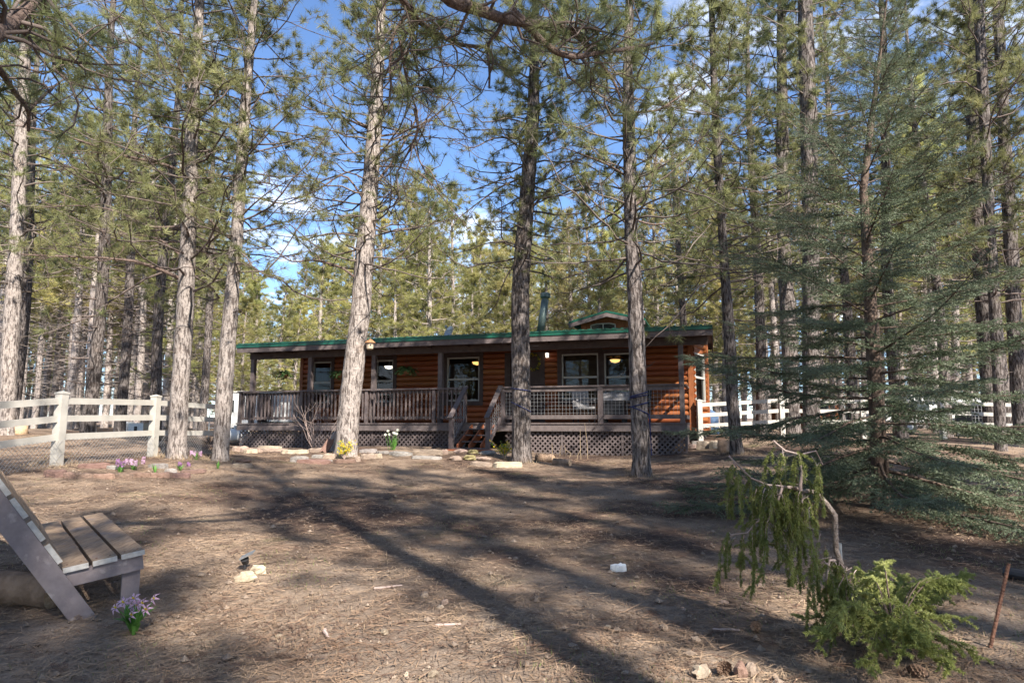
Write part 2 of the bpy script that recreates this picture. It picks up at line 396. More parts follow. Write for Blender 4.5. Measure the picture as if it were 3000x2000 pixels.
def ground_mat():
    m = bpy.data.materials.new('pine_litter_ground'); m.use_nodes = True
    n, l = m.node_tree.nodes, m.node_tree.links
    b = n['Principled BSDF']; b.inputs['Roughness'].default_value = .95; b.inputs['Specular IOR Level'].default_value = .1
    tc = n.new('ShaderNodeTexCoord')
    def noise(s, d=5, rg=.6, vec=None):
        x = n.new('ShaderNodeTexNoise'); x.inputs['Scale'].default_value = s; x.inputs['Detail'].default_value = d; x.inputs['Roughness'].default_value = rg
        l.new(vec if vec is not None else tc.outputs['Object'], x.inputs['Vector']); return x.outputs['Fac']
    def rng(v, a, b_, c=0., d=1.):
        x = n.new('ShaderNodeMapRange'); x.inputs['From Min'].default_value = a; x.inputs['From Max'].default_value = b_
        x.inputs['To Min'].default_value = c; x.inputs['To Max'].default_value = d; l.new(v, x.inputs['Value']); return x.outputs[0]
    def mix(f, A, B):
        x = n.new('ShaderNodeMix'); x.data_type = 'RGBA'; l.new(f, x.inputs['Factor'])
        for nm, c in (('A', A), ('B', B)):
            if isinstance(c, tuple): x.inputs[nm].default_value = (*c, 1)
            else: l.new(c, x.inputs[nm])
        return x.outputs['Result']
    fine = noise(38, 6, .7)
    dirt = mix(rng(fine, .3, .7), (.043, .029, .023), (.132, .089, .069))
    straw = mix(rng(noise(55, 6, .75), .3, .68), (.125, .086, .062), (.38, .285, .205))
    a = mix(rng(noise(.55, 6, .62), .42, .58), dirt, straw)
    g = mix(rng(noise(26, 5, .7), .35, .65), (.075, .08, .03), (.20, .185, .085))
    a = mix(rng(noise(.9, 5, .65), .60, .74, 0, .6), a, g)
    a = mix(rng(noise(1.9, 4, .6), .60, .78, 0, .65), a, (.21, .135, .095))
    # pale straw and dust, colour brightened to look sunlit towards the yard's front
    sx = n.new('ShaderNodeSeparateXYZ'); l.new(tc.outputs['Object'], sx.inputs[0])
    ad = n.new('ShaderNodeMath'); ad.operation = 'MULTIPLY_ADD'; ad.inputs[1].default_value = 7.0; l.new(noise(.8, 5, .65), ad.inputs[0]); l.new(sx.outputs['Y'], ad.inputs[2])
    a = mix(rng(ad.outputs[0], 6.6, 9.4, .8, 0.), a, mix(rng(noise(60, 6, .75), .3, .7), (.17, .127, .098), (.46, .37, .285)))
    l.new(a, b.inputs['Base Color'])
    bp = n.new('ShaderNodeBump'); bp.inputs['Strength'].default_value = .8; bp.inputs['Distance'].default_value = .03
    l.new(noise(24, 8, .72), bp.inputs['Height']); l.new(bp.outputs[0], b.inputs['Normal'])
    return m
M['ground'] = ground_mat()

# ------------------------------------------------------------------ ground sheet
def build_ground():
    xs = np.unique(np.concatenate([np.linspace(-600, -60, 14), np.linspace(-60, -14, 30), np.linspace(-14, 14, 140), np.linspace(14, 60, 30), np.linspace(60, 600, 14)]))
    ys = np.unique(np.concatenate([np.linspace(-300, -20, 12), np.linspace(-20, 2, 40), np.linspace(2, 24, 160), np.linspace(24, 70, 50), np.linspace(70, 700, 25)]))
    X, Y = np.meshgrid(xs, ys)
    Z = ground(X, Y)
    rg = np.random.default_rng(3)
    Z = Z + np.where((abs(X) < 14) & (Y > 2) & (Y < 24), rg.normal(0, .006, X.shape), 0)
    V = np.stack([X, Y, Z], -1).reshape(-1, 3)
    nx = len(xs)
    i = np.arange(len(ys) - 1)[:, None] * nx + np.arange(nx - 1)[None]
    Fq = np.stack([i, i + 1, i + 1 + nx, i + nx], -1).reshape(-1, 4)
    nb = NB(); nb.add(V, F4=Fq)
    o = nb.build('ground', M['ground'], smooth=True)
    o['kind'] = 'structure'
build_ground()

# ------------------------------------------------------------------ the log cabin (local frame: x along the porch, y back, z from the deck)
RH = math.radians(17)
EX = np.array([math.cos(RH), -math.sin(RH), 0]); EY = np.array([math.sin(RH), math.cos(RH), 0]); EZ = np.array([0, 0, 1.0])
OR = P(2012, 1237.5, 17.2)
def _len():
    best = None
    for L in np.arange(12, 16, .005):
        q = project(OR - EX * L)
        if best is None or abs(q[0] - 694) < best[0]: best = (abs(q[0] - 694), L)
    return best[1]
LD = _len()
OL = OR - EX * LD
def HL(px, py, c):
    d = ray(px, py); o = np.array([0, 0, CAMZ]) - OL
    t = (c - o @ EY) / (d @ EY)
    p = o + d * t
    return float(p @ EX), float(p[2])
def hx(px, c, py=1150): return HL(px, py, c)[0]
def hz(px, py, c): return HL(px, py, c)[1]
def HW(x, y, z):
    return OL + EX * x + EY * y + EZ * z
def hbelow(x, y):       # ground height in the cabin's own frame
    w = HW(x, y, 0)
    return gz(w[0], w[1]) - OL[2]

cabin = thing('log_cabin', 'long low log cabin with brown porch and green metal roof', 'cabin', OL, -RH)
WY, BY = 2.05, 6.3                     # front wall plane, back wall plane
WXL = hx(882, WY)
WXR = hx(2031, WY)
ZC = 2.62                              # wall top
# window openings
def win(pxl, pxr, t, mid, b):
    return [hx(pxl, WY), hx(pxr, WY), hz((pxl + pxr) / 2, b, WY), hz((pxl + pxr) / 2, mid, WY), hz((pxl + pxr) / 2, t, WY)]
WINS = [win(916, 971, 1060, 1121, 1181), win(1102, 1153, 1054.5, 1116, 1178), win(1310, 1406, 1046.5, 1111, 1175),
        win(1647, 1755, 1036, 1105, 1171), win(1772, 1882, 1034, 1104, 1170)]
DOOR = [hx(1492, WY), hx(1586, WY), 0.03, None, 2.04]
OPEN = [(w[0], w[1], w[2], w[4]) for w in WINS] + [(DOOR[0], DOOR[1], DOOR[2], DOOR[4])]
TRIM = .13
FZ = -0.05
def wall_core(opens, x0, x1, z0, z1, y0, y1):
    """solid wall of boxes round its openings"""
    nb = NB(); ops = sorted(opens); cx = x0
    for a, b, lo, hi in ops:
        if a > cx: nb.box(cx, a, y0, y1, z0, z1)
        if lo > z0: nb.box(a, b, y0, y1, z0, lo)
        nb.box(a, b, y0, y1, hi, z1)
        cx = b
    nb.box(cx, x1, y0, y1, z0, z1)
    return nb
front = wall_core(OPEN, WXL, WXR, -.25, ZC, WY, WY + .12).build('front_wall', M['log_trim'], cabin)
front['label'] = 'front wall of orange brown half logs under the porch'
# one half-log profile, unit length, scaled to each run
def log_mesh():
    nb = NB(); k = 7
    a = np.linspace(-np.pi / 2, np.pi / 2, k)
    prof = np.stack([-.068 * np.cos(a) - .004, .0835 * np.sin(a)], -1)
    V = [(0, p[0], p[1]) for p in prof] + [(1, p[0], p[1]) for p in prof]
    F4 = [(i, i + 1, k + i + 1, k + i) for i in range(k - 1)]
    nb.add(V, F4=F4)
    nb.add([V[i] for i in range(k)], F3=[(0, i + 1, i) for i in range(1, k - 1)])
    nb.add([V[k + i] for i in range(k)], F3=[(0, i, i + 1) for i in range(1, k - 1)])
    return nb.mesh('log', True)
LOG = log_mesh(); LOG.materials.append(M['log'])
PITCH = .168
def runs(opens, x0, x1, zlo, zhi, tr):
    segs = [(x0, x1)]
    for a, b, lo, hi in opens:
        if hi + tr > zlo + .02 and lo - tr < zhi - .02:
            ns = []
            for s0, s1 in segs:
                if b + tr <= s0 or a - tr >= s1: ns.append((s0, s1)); continue
                if a - tr - s0 > .03: ns.append((s0, a - tr))
                if s1 - b - tr > .03: ns.append((b + tr, s1))
            segs = ns
    return segs
def logs(opens, x0, x1, z0, z1, y, parent, tr=TRIM):
    z = z0 + PITCH / 2
    while z < z1 - .05:
        for a, b in runs(opens, x0, x1, z - PITCH / 2, z + PITCH / 2, tr):
            put('log', LOG, None, parent, (a, y, z), None, (b - a, 1, 1))
        z += PITCH
logs(OPEN, WXL + .1, WXR - .12, -.16, ZC - .1, WY, front)
nb = NB(); nb.box(WXL - .02, WXL + .1, WY - .085, WY, -.25, ZC); nb.build('corner_board', M['log_trim'], cabin)
nb = NB(); nb.box(WXR - .12, WXR + .02, WY - .09, WY, -.25, ZC); nb.build('corner_board', M['log_trim'], cabin)

def make_window(parent, x0, x1, z0, zm, z1, y, blinds=False, name='window'):
    e = empty(name, (0, 0, 0)); e.parent = parent
    t = .045
    fb = NB()
    fb.box(x0 - TRIM, x0, y - .075, y + .02, z0 - TRIM, z1 + TRIM); fb.box(x1, x1 + TRIM, y - .075, y + .02, z0 - TRIM, z1 + TRIM)
    fb.box(x0, x1, y - .075, y + .02, z1, z1 + TRIM); fb.box(x0, x1, y - .075, y + .02, z0 - TRIM, z0)
    fb.build('casing', M['paint_dark'], e)
    fr = NB()
    fr.box(x0, x0 + t, y - .035, y + .05, z0, z1); fr.box(x1 - t, x1, y - .035, y + .05, z0, z1)
    fr.box(x0 + t, x1 - t, y - .035, y + .05, z1 - t, z1); fr.box(x0 + t, x1 - t, y - .035, y + .05, z0, z0 + t)
    fr.box(x0 + t, x1 - t, y - .045, y + .05, zm - .028, zm + .028)
    fr.build('sash_frame', M['win_frame'], e)
    for a, b, dy in ((zm + .028, z1 - t, .012), (z0 + t, zm - .028, -.012)):
        g = NB(); g.quad([(x0 + t, y + dy, a), (x1 - t, y + dy, a), (x1 - t, y + dy, b), (x0 + t, y + dy, b)])
        g.build('pane', M['glass'], e)
    if blinds:
        bl = NB(); z = z0 + .06
        while z < z1 - .06:
            bl.quad([(x0 + t, y + .07, z), (x1 - t, y + .07, z), (x1 - t, y + .098, z + .03), (x0 + t, y + .098, z + .03)]); z += .038
        bl.build('blind', M['blind'], e)
    return e
for i, w in enumerate(WINS):
    make_window(cabin, *w, WY, blinds=(i == 3))
# door with glass light and wreath spot
de = empty('front_door', (0, 0, 0)); de.parent = cabin
d0, d1, _, _, dz = DOOR
nb = NB(); nb.box(d0 + .04, d1 - .04, WY + .02, WY + .065, .03, dz - .04); nb.build('door_leaf', M['paint_dark'], de)
nb = NB(); nb.box(d0 - TRIM, d0 + .04, WY - .075, WY + .08, .0, dz + TRIM); nb.box(d1 - .04, d1 + TRIM, WY - .075, WY + .08, 0, dz + TRIM)
nb.box(d0 + .04, d1 - .04, WY - .075, WY + .08, dz - .04, dz + TRIM); nb.build('casing', M['paint_dark'], de)
nb = NB(); nb.tube([(d0 + .1, WY + .02, 1.0), (d0 + .1, WY - .04, 1.0)], [.02, .02], 8, True); nb.tube([(d0 + .1, WY - .04, .98), (d0 + .1, WY - .04, 1.04)], [.03, .03], 8, True)
nb.build('handle', M['galv'], de)
# other walls: left end, right angled bay, right side, back (with an opening), floor and ceiling
SB = [(WXR, WY)]
pb = HW(WXR, WY, 0)
bay_end_w = P(2067, 1150, pb[1] + 1.0)
v = bay_end_w - OL
BX, BYY = float(v @ EX), float(v @ EY)
# bay in its own frame
bay_len = math.hypot(BX - WXR, BYY - WY); bay_ang = math.atan2(BYY - WY, BX - WXR)
bay = empty('bay_wall', (WXR, WY, 0), bay_ang); bay.parent = cabin
bw = (.12, bay_len - .13, .62, 2.03)
bcore = wall_core([bw], 0, bay_len, -.25, ZC, 0, .1).build('wall_core', M['log_trim'], bay)
z = -.16 + PITCH / 2
while z < ZC - .05:
    for a, b in runs([bw], .02, bay_len - .02, z - PITCH / 2, z + PITCH / 2, .05):
        put('log', LOG, None, bay, (a, 0, z), None, (b - a, 1, 1))
    z += PITCH
nb = NB()
x0, x1, z0, z1 = bw; t = .04; zm = 1.32
for q in ((x0, x0 + t, z0, z1), (x1 - t, x1, z0, z1), (x0 + t, x1 - t, z1 - t, z1), (x0 + t, x1 - t, z0, z0 + t), (x0 + t, x1 - t, zm - .03, zm + .03)):
    nb.box(q[0], q[1], -.04, .05, q[2], q[3])
nb.build('bay_window_frame', M['win_frame'], bay)
nb = NB(); nb.quad([(x0 + t, 0.01, z0 + t), (x1 - t, .01, z0 + t), (x1 - t, .01, z1 - t), (x0 + t, .01, z1 - t)]); nb.build('bay_window_pane', M['glass'], bay)
nb = NB(); z = zm
while z < z1 - .05:
    nb.quad([(x0 + t, .06, z), (x1 - t, .06, z), (x1 - t, .085, z + .03), (x0 + t, .085, z + .03)]); z += .05
nb.build('bay_blind', M['blind'], bay)
nb = NB(); nb.box(bay_len, bay_len + .13, -.08, .06, -.25, ZC); nb.build('bay_corner_board', M['log_trim'], bay)
nb = NB(); nb.box(BX - .1, BX, BYY + .02, BY, -.25, ZC); rw = nb.build('right_wall', M['log_trim'], cabin)
nb = NB(); nb.box(WXL, WXL + .1, WY + .12, BY, -.25, ZC); lw = nb.build('left_wall', M['log_trim'], cabin)
z = -.16 + PITCH / 2
while z < ZC - .05:
    put('log', LOG, None, lw, (WXL, BY, z), (0, 0, -math.pi / 2), (BY - WY - .02, 1, 1)); z += PITCH
bx0 = hx(1815, BY, 1150); 
back = wall_core([(bx0 + .05, bx0 + .75, .95, 1.3)], WXL, BX, -.25, ZC, BY, BY + .1).build('back_wall', M['inside'], cabin)
nb = NB(); z = .96
while z < 1.29: nb.box(bx0 + .05, bx0 + .75, BY + .02, BY + .06, z, z + .012); z += .045
nb.build('back_blind', M['win_frame'], cabin)
nb = NB(); nb.box(WXL + .1, BX - .1, WY + .12, BY, -.08, -.02); nb.build('floor', M['inside'], cabin)
nb = NB(); nb.box(WXL - .3, BX + .02, WY - .0, BY + .1, ZC + .003, ZC + .04); nb.build('ceiling', M['inside'], cabin)
nb = NB(); xx = hx(1560, 4.0)
nb.box(xx, xx + .08, WY + .9, BY - .02, -.02, ZC); nb.build('inner_wall', M['inside'], cabin)
# skirting below the cabin walls
nb = NB(); nb.box(WXR - .05, WXR + .1, WY - .02, WY + .1, -1.0, -.25); nb.box(WXL, WXR, WY + .0, WY + .08, -1.1, -.26)
nb.box(BX - .12, BX - .04, BYY, BY, -1.1, -.26); nb.box(WXL + .02, WXL + .1, WY + .1, BY, -1.1, -.26)
nb.build('skirting', M['paint_dark'], cabin)
nb = NB(); nb.bar((WXR + .02, WY + .06, -.65), (BX - .06, BYY + .05, -.65), .07, .8); nb.build('bay_skirting', M['paint'], cabin)

# ---- roof
RXL, RXR = hx(694, -.15, 1020), hx(2086, -.15, 970)
ZE = 2.22
SL = math.tan(math.radians(7.2))
RY0, RYR, RYB = -.15, 4.5, 7.0
roof = empty('roof', (0, 0, 0)); roof.parent = cabin
nb = NB(); nb.box(RXL, RXR, RY0, RY0 + .045, ZE, ZE + .15); nb.build('fascia', M['paint'], roof)
def ztop(y): return ZE + .25 + SL * (min(y, 2 * RYR - y) - RY0)
nb = NB()
def slab(y0, y1, th0, th1):
    V = [(RXL, y0, ztop(y0) - th0), (RXR, y0, ztop(y0) - th0), (RXR, y1, ztop(y1) - th0), (RXL, y1, ztop(y1) - th0),
         (RXL, y0, ztop(y0) - th1), (RXR, y0, ztop(y0) - th1), (RXR, y1, ztop(y1) - th1), (RXL, y1, ztop(y1) - th1)]
    nb.add(V, F4=[(0, 1, 2, 3), (7, 6, 5, 4), (4, 5, 1, 0), (5, 6, 2, 1), (6, 7, 3, 2), (7, 4, 0, 3)])
slab(RY0 + .05, RYR, .03, .12); slab(RYR, RYB, .03, .12)
nb.build('roof_deck', M['paint_dark'], roof)
nb = NB(); nb.box(RXL - .01, RXR + .01, RY0 - .025, RY0 + .02, ZE + .153, ZE + .245); nb.build('drip_edge', M['green_metal'], roof)
# ribbed sheet: each metal panel is a piece
PW = .9
xs = np.arange(RXL - .02, RXR, PW)
def panel_mesh():
    nb = NB()
    prof = []
    for k in range(4):
        a = k * PW / 4
        prof += [(a, 0), (a + .07, .0), (a + .085, .028), (a + .125, .028), (a + .14, 0)]
    prof.append((PW, 0))
    prof = np.array(prof); n = len(prof)
    L1 = RYR - RY0 + .04
    V = []
    for yy, zz in ((0, 0), (L1, L1 * SL), (L1 + RYB - RYR, L1 * SL - (RYB - RYR) * SL)):
        V += [(p[0], yy, zz + p[1]) for p in prof]
    F4 = [(r * n + i, r * n + i + 1, (r + 1) * n + i + 1, (r + 1) * n + i) for r in range(2) for i in range(n - 1)]
    nb.add(V, F4=F4)
    nb.add([(p[0], 0, p[1]) for p in prof] + [(p[0], 0, -.012) for p in prof], F4=[(i, n + i, n + i + 1, i + 1) for i in range(n - 1)])
    return nb.mesh('metal_sheet')
PM = panel_mesh(); PM.materials.append(M['green_metal'])
for x in xs:
    s = min(1.0, (RXR + .02 - x) / PW)
    put('metal_sheet', PM, None, roof, (x, RY0 - .04, ZE + .255), None, (s, 1, 1))
# rake boards
for x in (RXL, RXR - .04):
    nb = NB()
    for a, b in ((RY0 + .05, RYR), (RYR, RYB)):
        V = [(x, a, ztop(a) - .25), (x + .04, a, ztop(a) - .25), (x + .04, b, ztop(b) - .25), (x, b, ztop(b) - .25),
             (x, a, ztop(a) - .121), (x + .04, a, ztop(a) - .121), (x + .04, b, ztop(b) - .121), (x, b, ztop(b) - .121)]
        nb.add(V, F4=[(3, 2, 1, 0), (4, 5, 6, 7), (0, 1, 5, 4), (1, 2, 6, 5), (2, 3, 7, 6), (3, 0, 4, 7)])
    nb.build('rake_board', M['paint'], roof)
# needle litter lying on the roof edge
rg = np.random.default_rng(12)
nb = NB()
for k in range(900):
    x = rg.uniform(hx(1400, 0), RXR - .3) if k % 3 else rg.uniform(RXL + 1, RXR - .3); y = abs(rg.normal(0, .5)) + RY0
    a = rg.uniform(0, 6.28); L = rg.uniform(.06, .14)
    p = np.array([x, y, ztop(y) + .012 + rg.uniform(0, .03)]); d = np.array([math.cos(a), math.sin(a), rg.uniform(-.1, .3)]) * L
    q = np.array([-d[1], d[0], 0]) / L * .006
    nb.tri([p - q, p + q, p + d])
o = nb.build('roof_litter', M['litter'], roof); o['kind'] = 'stuff'

# ---- little dormer on the roof
DY = 3.2
dl, dr, da = hx(1702, DY, 960), hx(1862, DY, 960), hx(1782, DY, 930)
zb = ztop(DY) - .05
zg = hz(1700, 945, DY); zap = hz(1780, 920, DY)
dm = empty('dormer', (0, 0, 0)); dm.parent = cabin
nb = NB(); ym = DY + 1.6
nb.add([(dl, DY, zb), (dr, DY, zb), (dr, DY, zg), (da, DY, zap - .06), (dl, DY, zg), (dl, ym, zb), (dr, ym, zb), (dr, ym, zg), (da, ym, zap - .06), (dl, ym, zg)],
       F4=[(0, 1, 2, 4), (1, 6, 7, 2), (5, 0, 4, 9)], F3=[(4, 2, 3)])
nb.build('dormer_wall', M['log_trim'], dm)
ww0, ww1 = hx(1732, DY, 960), hx(1803, DY, 960); wz0 = hz(1770, 971, DY); wz1, wz2 = hz(1732, 953, DY), hz(1770, 948, DY); wc = (ww0 + ww1) / 2
pts = [(ww0, wz0), (ww1, wz0), (ww1, wz1), (wc + .2, wz2), (wc - .2, wz2), (ww0, wz1)]
nb = NB()
for i in range(6):
    a, b = pts[i], pts[(i + 1) % 6]
    nb.bar((a[0], DY - .02, a[1]), (b[0], DY - .02, b[1]), .03, .035, (0, 1, 0))
nb.bar((wc, DY - .02, wz0), (wc, DY - .02, wz2), .03, .03, (0, 1, 0))
nb.build('dormer_window_frame', M['win_frame'], dm)
nb = NB(); V = [(p[0], DY - .008, p[1]) for p in pts]
nb.add(V, F4=[(0, 1, 2, 5), (5, 2, 3, 4)]); nb.build('dormer_pane', M['dark_glass'], dm)
# dormer roof
ex = .33
for sgn in (-1, 1):
    xe = (dl - ex) if sgn < 0 else (dr + ex)
    ze_ = zap - (zap - zg - .0) * 1.28
    nb = NB(); y0, y1 = DY - .35, DY + 1.8
    V = [(da, y0, zap), (xe, y0, ze_), (xe, y1, ze_), (da, y1, zap), (da, y0, zap + .06), (xe, y0, ze_ + .06), (xe, y1, ze_ + .06), (da, y1, zap + .06)]
    nb.add(V, F4=[(0, 3, 2, 1), (4, 5, 6, 7), (0, 1, 5, 4), (1, 2, 6, 5), (2, 3, 7, 6), (3, 0, 4, 7)])
    nb.build('dormer_roof_sheet', M['green_metal'], dm)
    nb = NB(); y0, y1 = DY - .34, DY - .29
    V = [(da, y0, zap - .13), (xe, y0, ze_ - .13), (xe, y1, ze_ - .13), (da, y1, zap - .13), (da, y0, zap - .002), (xe, y0, ze_ - .002), (xe, y1, ze_ - .002), (da, y1, zap - .002)]
    nb.add(V, F4=[(0, 3, 2, 1), (4, 5, 6, 7), (0, 1, 5, 4), (1, 2, 6, 5), (2, 3, 7, 6), (3, 0, 4, 7)])
    nb.build('dormer_fascia', M['paint'], dm)
# ---- flue pipe
CY = 3.4
c0 = HL(1582, 985, CY); c1 = HL(1597, 878, CY)
fl = empty('stove_flue', (0, 0, 0)); fl.parent = cabin
nb = NB(); a = np.array([c0[0], CY, ztop(CY) - .05]); b = np.array([c1[0], CY, c1[1]])
nb.tube([a, b], [.125, .125], 16, True); nb.build('pipe', M['flue'], fl, True)
nb = NB(); nb.tube([b, b + [.01, 0, .06]], [.1, .1], 14, True); nb.tube([b + [.01, 0, .06], b + [.01, 0, .09], b + [.012, 0, .2], b + [.012, 0, .23]], [.15, .17, .17, .13], 16, True)
nb.build('cap', M['flue'], fl, False)
nb = NB(); nb.tube([a + [0, 0, -.02], a + [0, 0, .06], a + [0, 0, .14]], [.28, .22, .13], 16); nb.build('flashing', M['flue'], fl)
# ---- satellite dish on the roof
sx, sz = HL(1318, 984, .6)
dish = thing('satellite_dish', 'grey satellite dish peeping over the green roof edge', 'satellite dish', HW(sx, .6, ztop(.6) + .02), -RH)
nb = NB(); k = 16; rings = []
ax = unit((-.55, -.75, .35)); u1 = unit(np.cross(ax, (0, 0, 1))); u2 = np.cross(ax, u1)
cc = np.array([0, 0, .1])
for rr in (0.001, .09, .17, .235):
    th = np.arange(k) * 2 * np.pi / k
    rings.append(cc + rr * (np.cos(th)[:, None] * u1 + .85 * np.sin(th)[:, None] * u2) + ax * (rr * rr * .9))
V = np.vstack(rings)
F4 = [(r * k + j, r * k + (j + 1) % k, (r + 1) * k + (j + 1) % k, (r + 1) * k + j) for r in range(3) for j in range(k)]
nb.add(V, F4=F4); nb.build('reflector', M['galv'], dish, True)
nb = NB(); nb.tube([cc - ax * .01, (.05, .05, -.02)], .022, 8, True); nb.build('mast', M['galv'], dish)
nb = NB(); lnb = cc + ax * .32 + np.array([.12, 0, .02]); nb.tube([cc - u2 * .1, cc + ax * .2 + np.array([.1, 0, -.05]), lnb], .011, 6); nb.tube([lnb, lnb + [.05, .02, .02]], .04, 8, True)
nb.build('feed_arm', M['galv'], dish)

# ---- porch: deck, header, columns
porch = empty('porch', (0, 0, 0)); porch.parent = cabin
STX0, STX1 = hx(1362, 0, 1237), hx(1470, 0, 1237)      # stair opening
bw_ = .14; y = 0.0; i = 0
nboard = 0
DKM = None
while y < WY + 0.02:
    nb = NB(); nb.box(-.02, LD + .02, y - .03, min(y + bw_ - .006, WY) - .03, -.035, 0); nb.build('deck_board', M['paint'], porch); y += bw_
nb = NB(); nb.box(0, LD, 0.0, .045, -.225, -.037); nb.build('rim_board', M['paint'], porch)
nb = NB(); nb.box(-.001, .045, .047, WY, -.225, -.037); nb.build('rim_board', M['paint'], porch)
nb = NB(); nb.box(LD - .045, LD + .001, .047, WY - .1, -.225, -.037); nb.build('rim_board', M['paint'], porch)
CY_ = .42
COLS = [hx(742, CY_, 1100), hx(910, CY_, 1100), hx(1096, CY_, 1100), hx(1291, CY_, 1100), hx(1525, CY_, 1100), hx(1996, CY_, 1100)]
for x in COLS:
    nb = NB(); nb.box(x - .065, x + .065, CY_ - .065, CY_ + .065, .0, 2.05)
    nb.build('column', M['paint'], porch)
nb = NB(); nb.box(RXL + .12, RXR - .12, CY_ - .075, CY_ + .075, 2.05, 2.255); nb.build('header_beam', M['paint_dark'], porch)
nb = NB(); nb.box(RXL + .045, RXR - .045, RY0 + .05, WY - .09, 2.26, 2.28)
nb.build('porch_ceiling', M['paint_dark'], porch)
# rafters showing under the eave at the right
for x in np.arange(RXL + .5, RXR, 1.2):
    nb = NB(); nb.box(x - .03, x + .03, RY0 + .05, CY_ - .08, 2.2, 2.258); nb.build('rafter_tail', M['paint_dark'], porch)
# lattice skirt
lat = empty('lattice_skirt', (0, 0, 0)); lat.parent = porch
def lattice(x0, x1, y, zt, zbot, pitch=.14, w=.042):
    nb = NB()
    H = zt - zbot
    s = x0 - H
    while s < x1:
        for sg, yy in ((1, 0), (-1, .009)):
            xa, xb = (s, s + H) if sg > 0 else (s + H, s)
            za, zb_ = zbot, zt
            # clip to panel
            lo, hi = max(min(xa, xb), x0), min(max(xa, xb), x1)
            if hi - lo > .02:
                def zf(x): return za + (x - xa) / (xb - xa) * (zb_ - za)
                nb.bar((lo, y + yy, zf(lo)), (hi, y + yy, zf(hi)), w, .008, (0, 1, 0)) if False else nb.bar((lo, y + yy, zf(lo)), (hi, y + yy, zf(hi)), .008, w, np.array([-(zf(hi) - zf(lo)), 0, hi - lo]))
        s += pitch
    return nb
edges = [0.02, 2.35, 4.75, STX0 - .05]
def skirt(x0, x1):
    zb_ = min(hbelow(x0, .1), hbelow(x1, .1), hbelow((x0 + x1) / 2, .1)) - .04
    lattice(x0 + .03, x1 - .03, .1, -.23, zb_).build('lattice_panel', M['paint'], lat)
    f = NB(); f.box(x1 - .03, x1 + .03, .085, .13, zb_, -.226); f.build('lattice_post', M['paint'], lat)
for a, b in zip(edges[:-1], edges[1:]): skirt(a, b)
e2 = list(np.linspace(STX1 + .05, LD - .03, 4))
for a, b in zip(e2[:-1], e2[1:]): skirt(a, b)
# side lattice at the right end
nb = NB(); zb_ = hbelow(LD, 1) - .05
for s in np.arange(.1, WY, .11):
    nb.bar((LD - .03, s, zb_), (LD - .03, min(s + (-.23 - zb_), WY), -.23), .008, .036, (0, -1, 1)); 
nb.build('lattice_panel', M['paint'], lat)
# railings
ZR = .99
def rail_post(x, y=.05, h=ZR - .03, w=.09, name='rail_post', z0=0.001):
    nb = NB(); nb.box(x - w / 2, x + w / 2, y - w / 2, y + w / 2, z0, h); return nb.build(name, M['paint'], porch)
LP = [.06, hx(885, .05), hx(1075, .05), hx(1272, .05), STX0 - .02]
for x in LP: rail_post(x)
BAL = None
b_ = NB(); b_.box(-.02, .02, -.02, .02, .1, ZR - .045); BAL = b_.mesh('baluster'); BAL.materials.append(M['paint'])
nb = NB(); nb.box(-.02, STX0 + .03, -.03, .11, ZR - .03, ZR + .012); nb.build('top_rail', M['paint'], porch)
nb = NB(); nb.box(.0, STX0 - .01, .08, .115, ZR - .13, ZR - .045); nb.build('sub_rail', M['paint'], porch)
nb = NB(); nb.box(.0, STX0 - .01, .08, .115, .12, .19); nb.build('bottom_rail', M['paint'], porch)
rr = random.Random(4)
for a, b in zip(LP[:-1], LP[1:]):
    n = int(round((b - a) / .131)); st = (b - a) / n
    for k in range(1, n):
        put('baluster', BAL, None, porch, (a + k * st + rr.uniform(-.006, .006), .058, rr.uniform(-.008, .004)), (0, rr.uniform(-.008, .008), 0))
# left end railing running back
nb = NB(); nb.box(-.03, .11, .112, WY, ZR - .03, ZR + .01); nb.build('top_rail', M['paint'], porch)
for k in range(1, 14): put('baluster', BAL, None, porch, (.05, .06 + k * .14, 0))
# right side: three wire panels
RPX = [STX1 + .02, hx(1556, .05), hx(1760, .05), hx(1996, .05) + .03]
RPX = [STX1 + .02, hx(1759, .05), hx(1995, .05) + .02]
for i, x in enumerate(RPX): rail_post(x, w=.13 if i == 1 else .11)
nb = NB(); nb.box(RPX[0] - .06, RPX[-1] + .06, -.03, .12, ZR - .028, ZR + .012); nb.build('top_rail', M['paint'], porch)
for a, b in zip(RPX[:-1], RPX[1:]):
    nb = NB(); nb.box(a + .06, b - .06, .02, .06, ZR - .14, ZR - .03); nb.build('sub_rail', M['paint'], porch)
    nb = NB(); nb.box(a + .06, b - .06, .02, .06, .1, .21); nb.build('bottom_rail', M['paint'], porch)
    nb = NB()
    for x in np.arange(a + .1, b - .06, .1): nb.tube([(x, .045, .15), (x, .045, ZR - .08)], .0032, 4)
    for z in np.arange(.26, ZR - .14, .1): nb.tube([(a + .06, .05, z), (b - .06, .05, z)], .0032, 4)
    nb.build('wire_panel', M['wire'], porch)
nb = NB(); nb.box(LD - .07, LD + .02, .13, WY - .1, ZR - .03, ZR + .01); nb.build('top_rail', M['paint'], porch)
nb = NB(); nb.box(LD - .05, LD + .01, .13, WY - .1, .1, .2); nb.build('bottom_rail', M['paint'], porch)

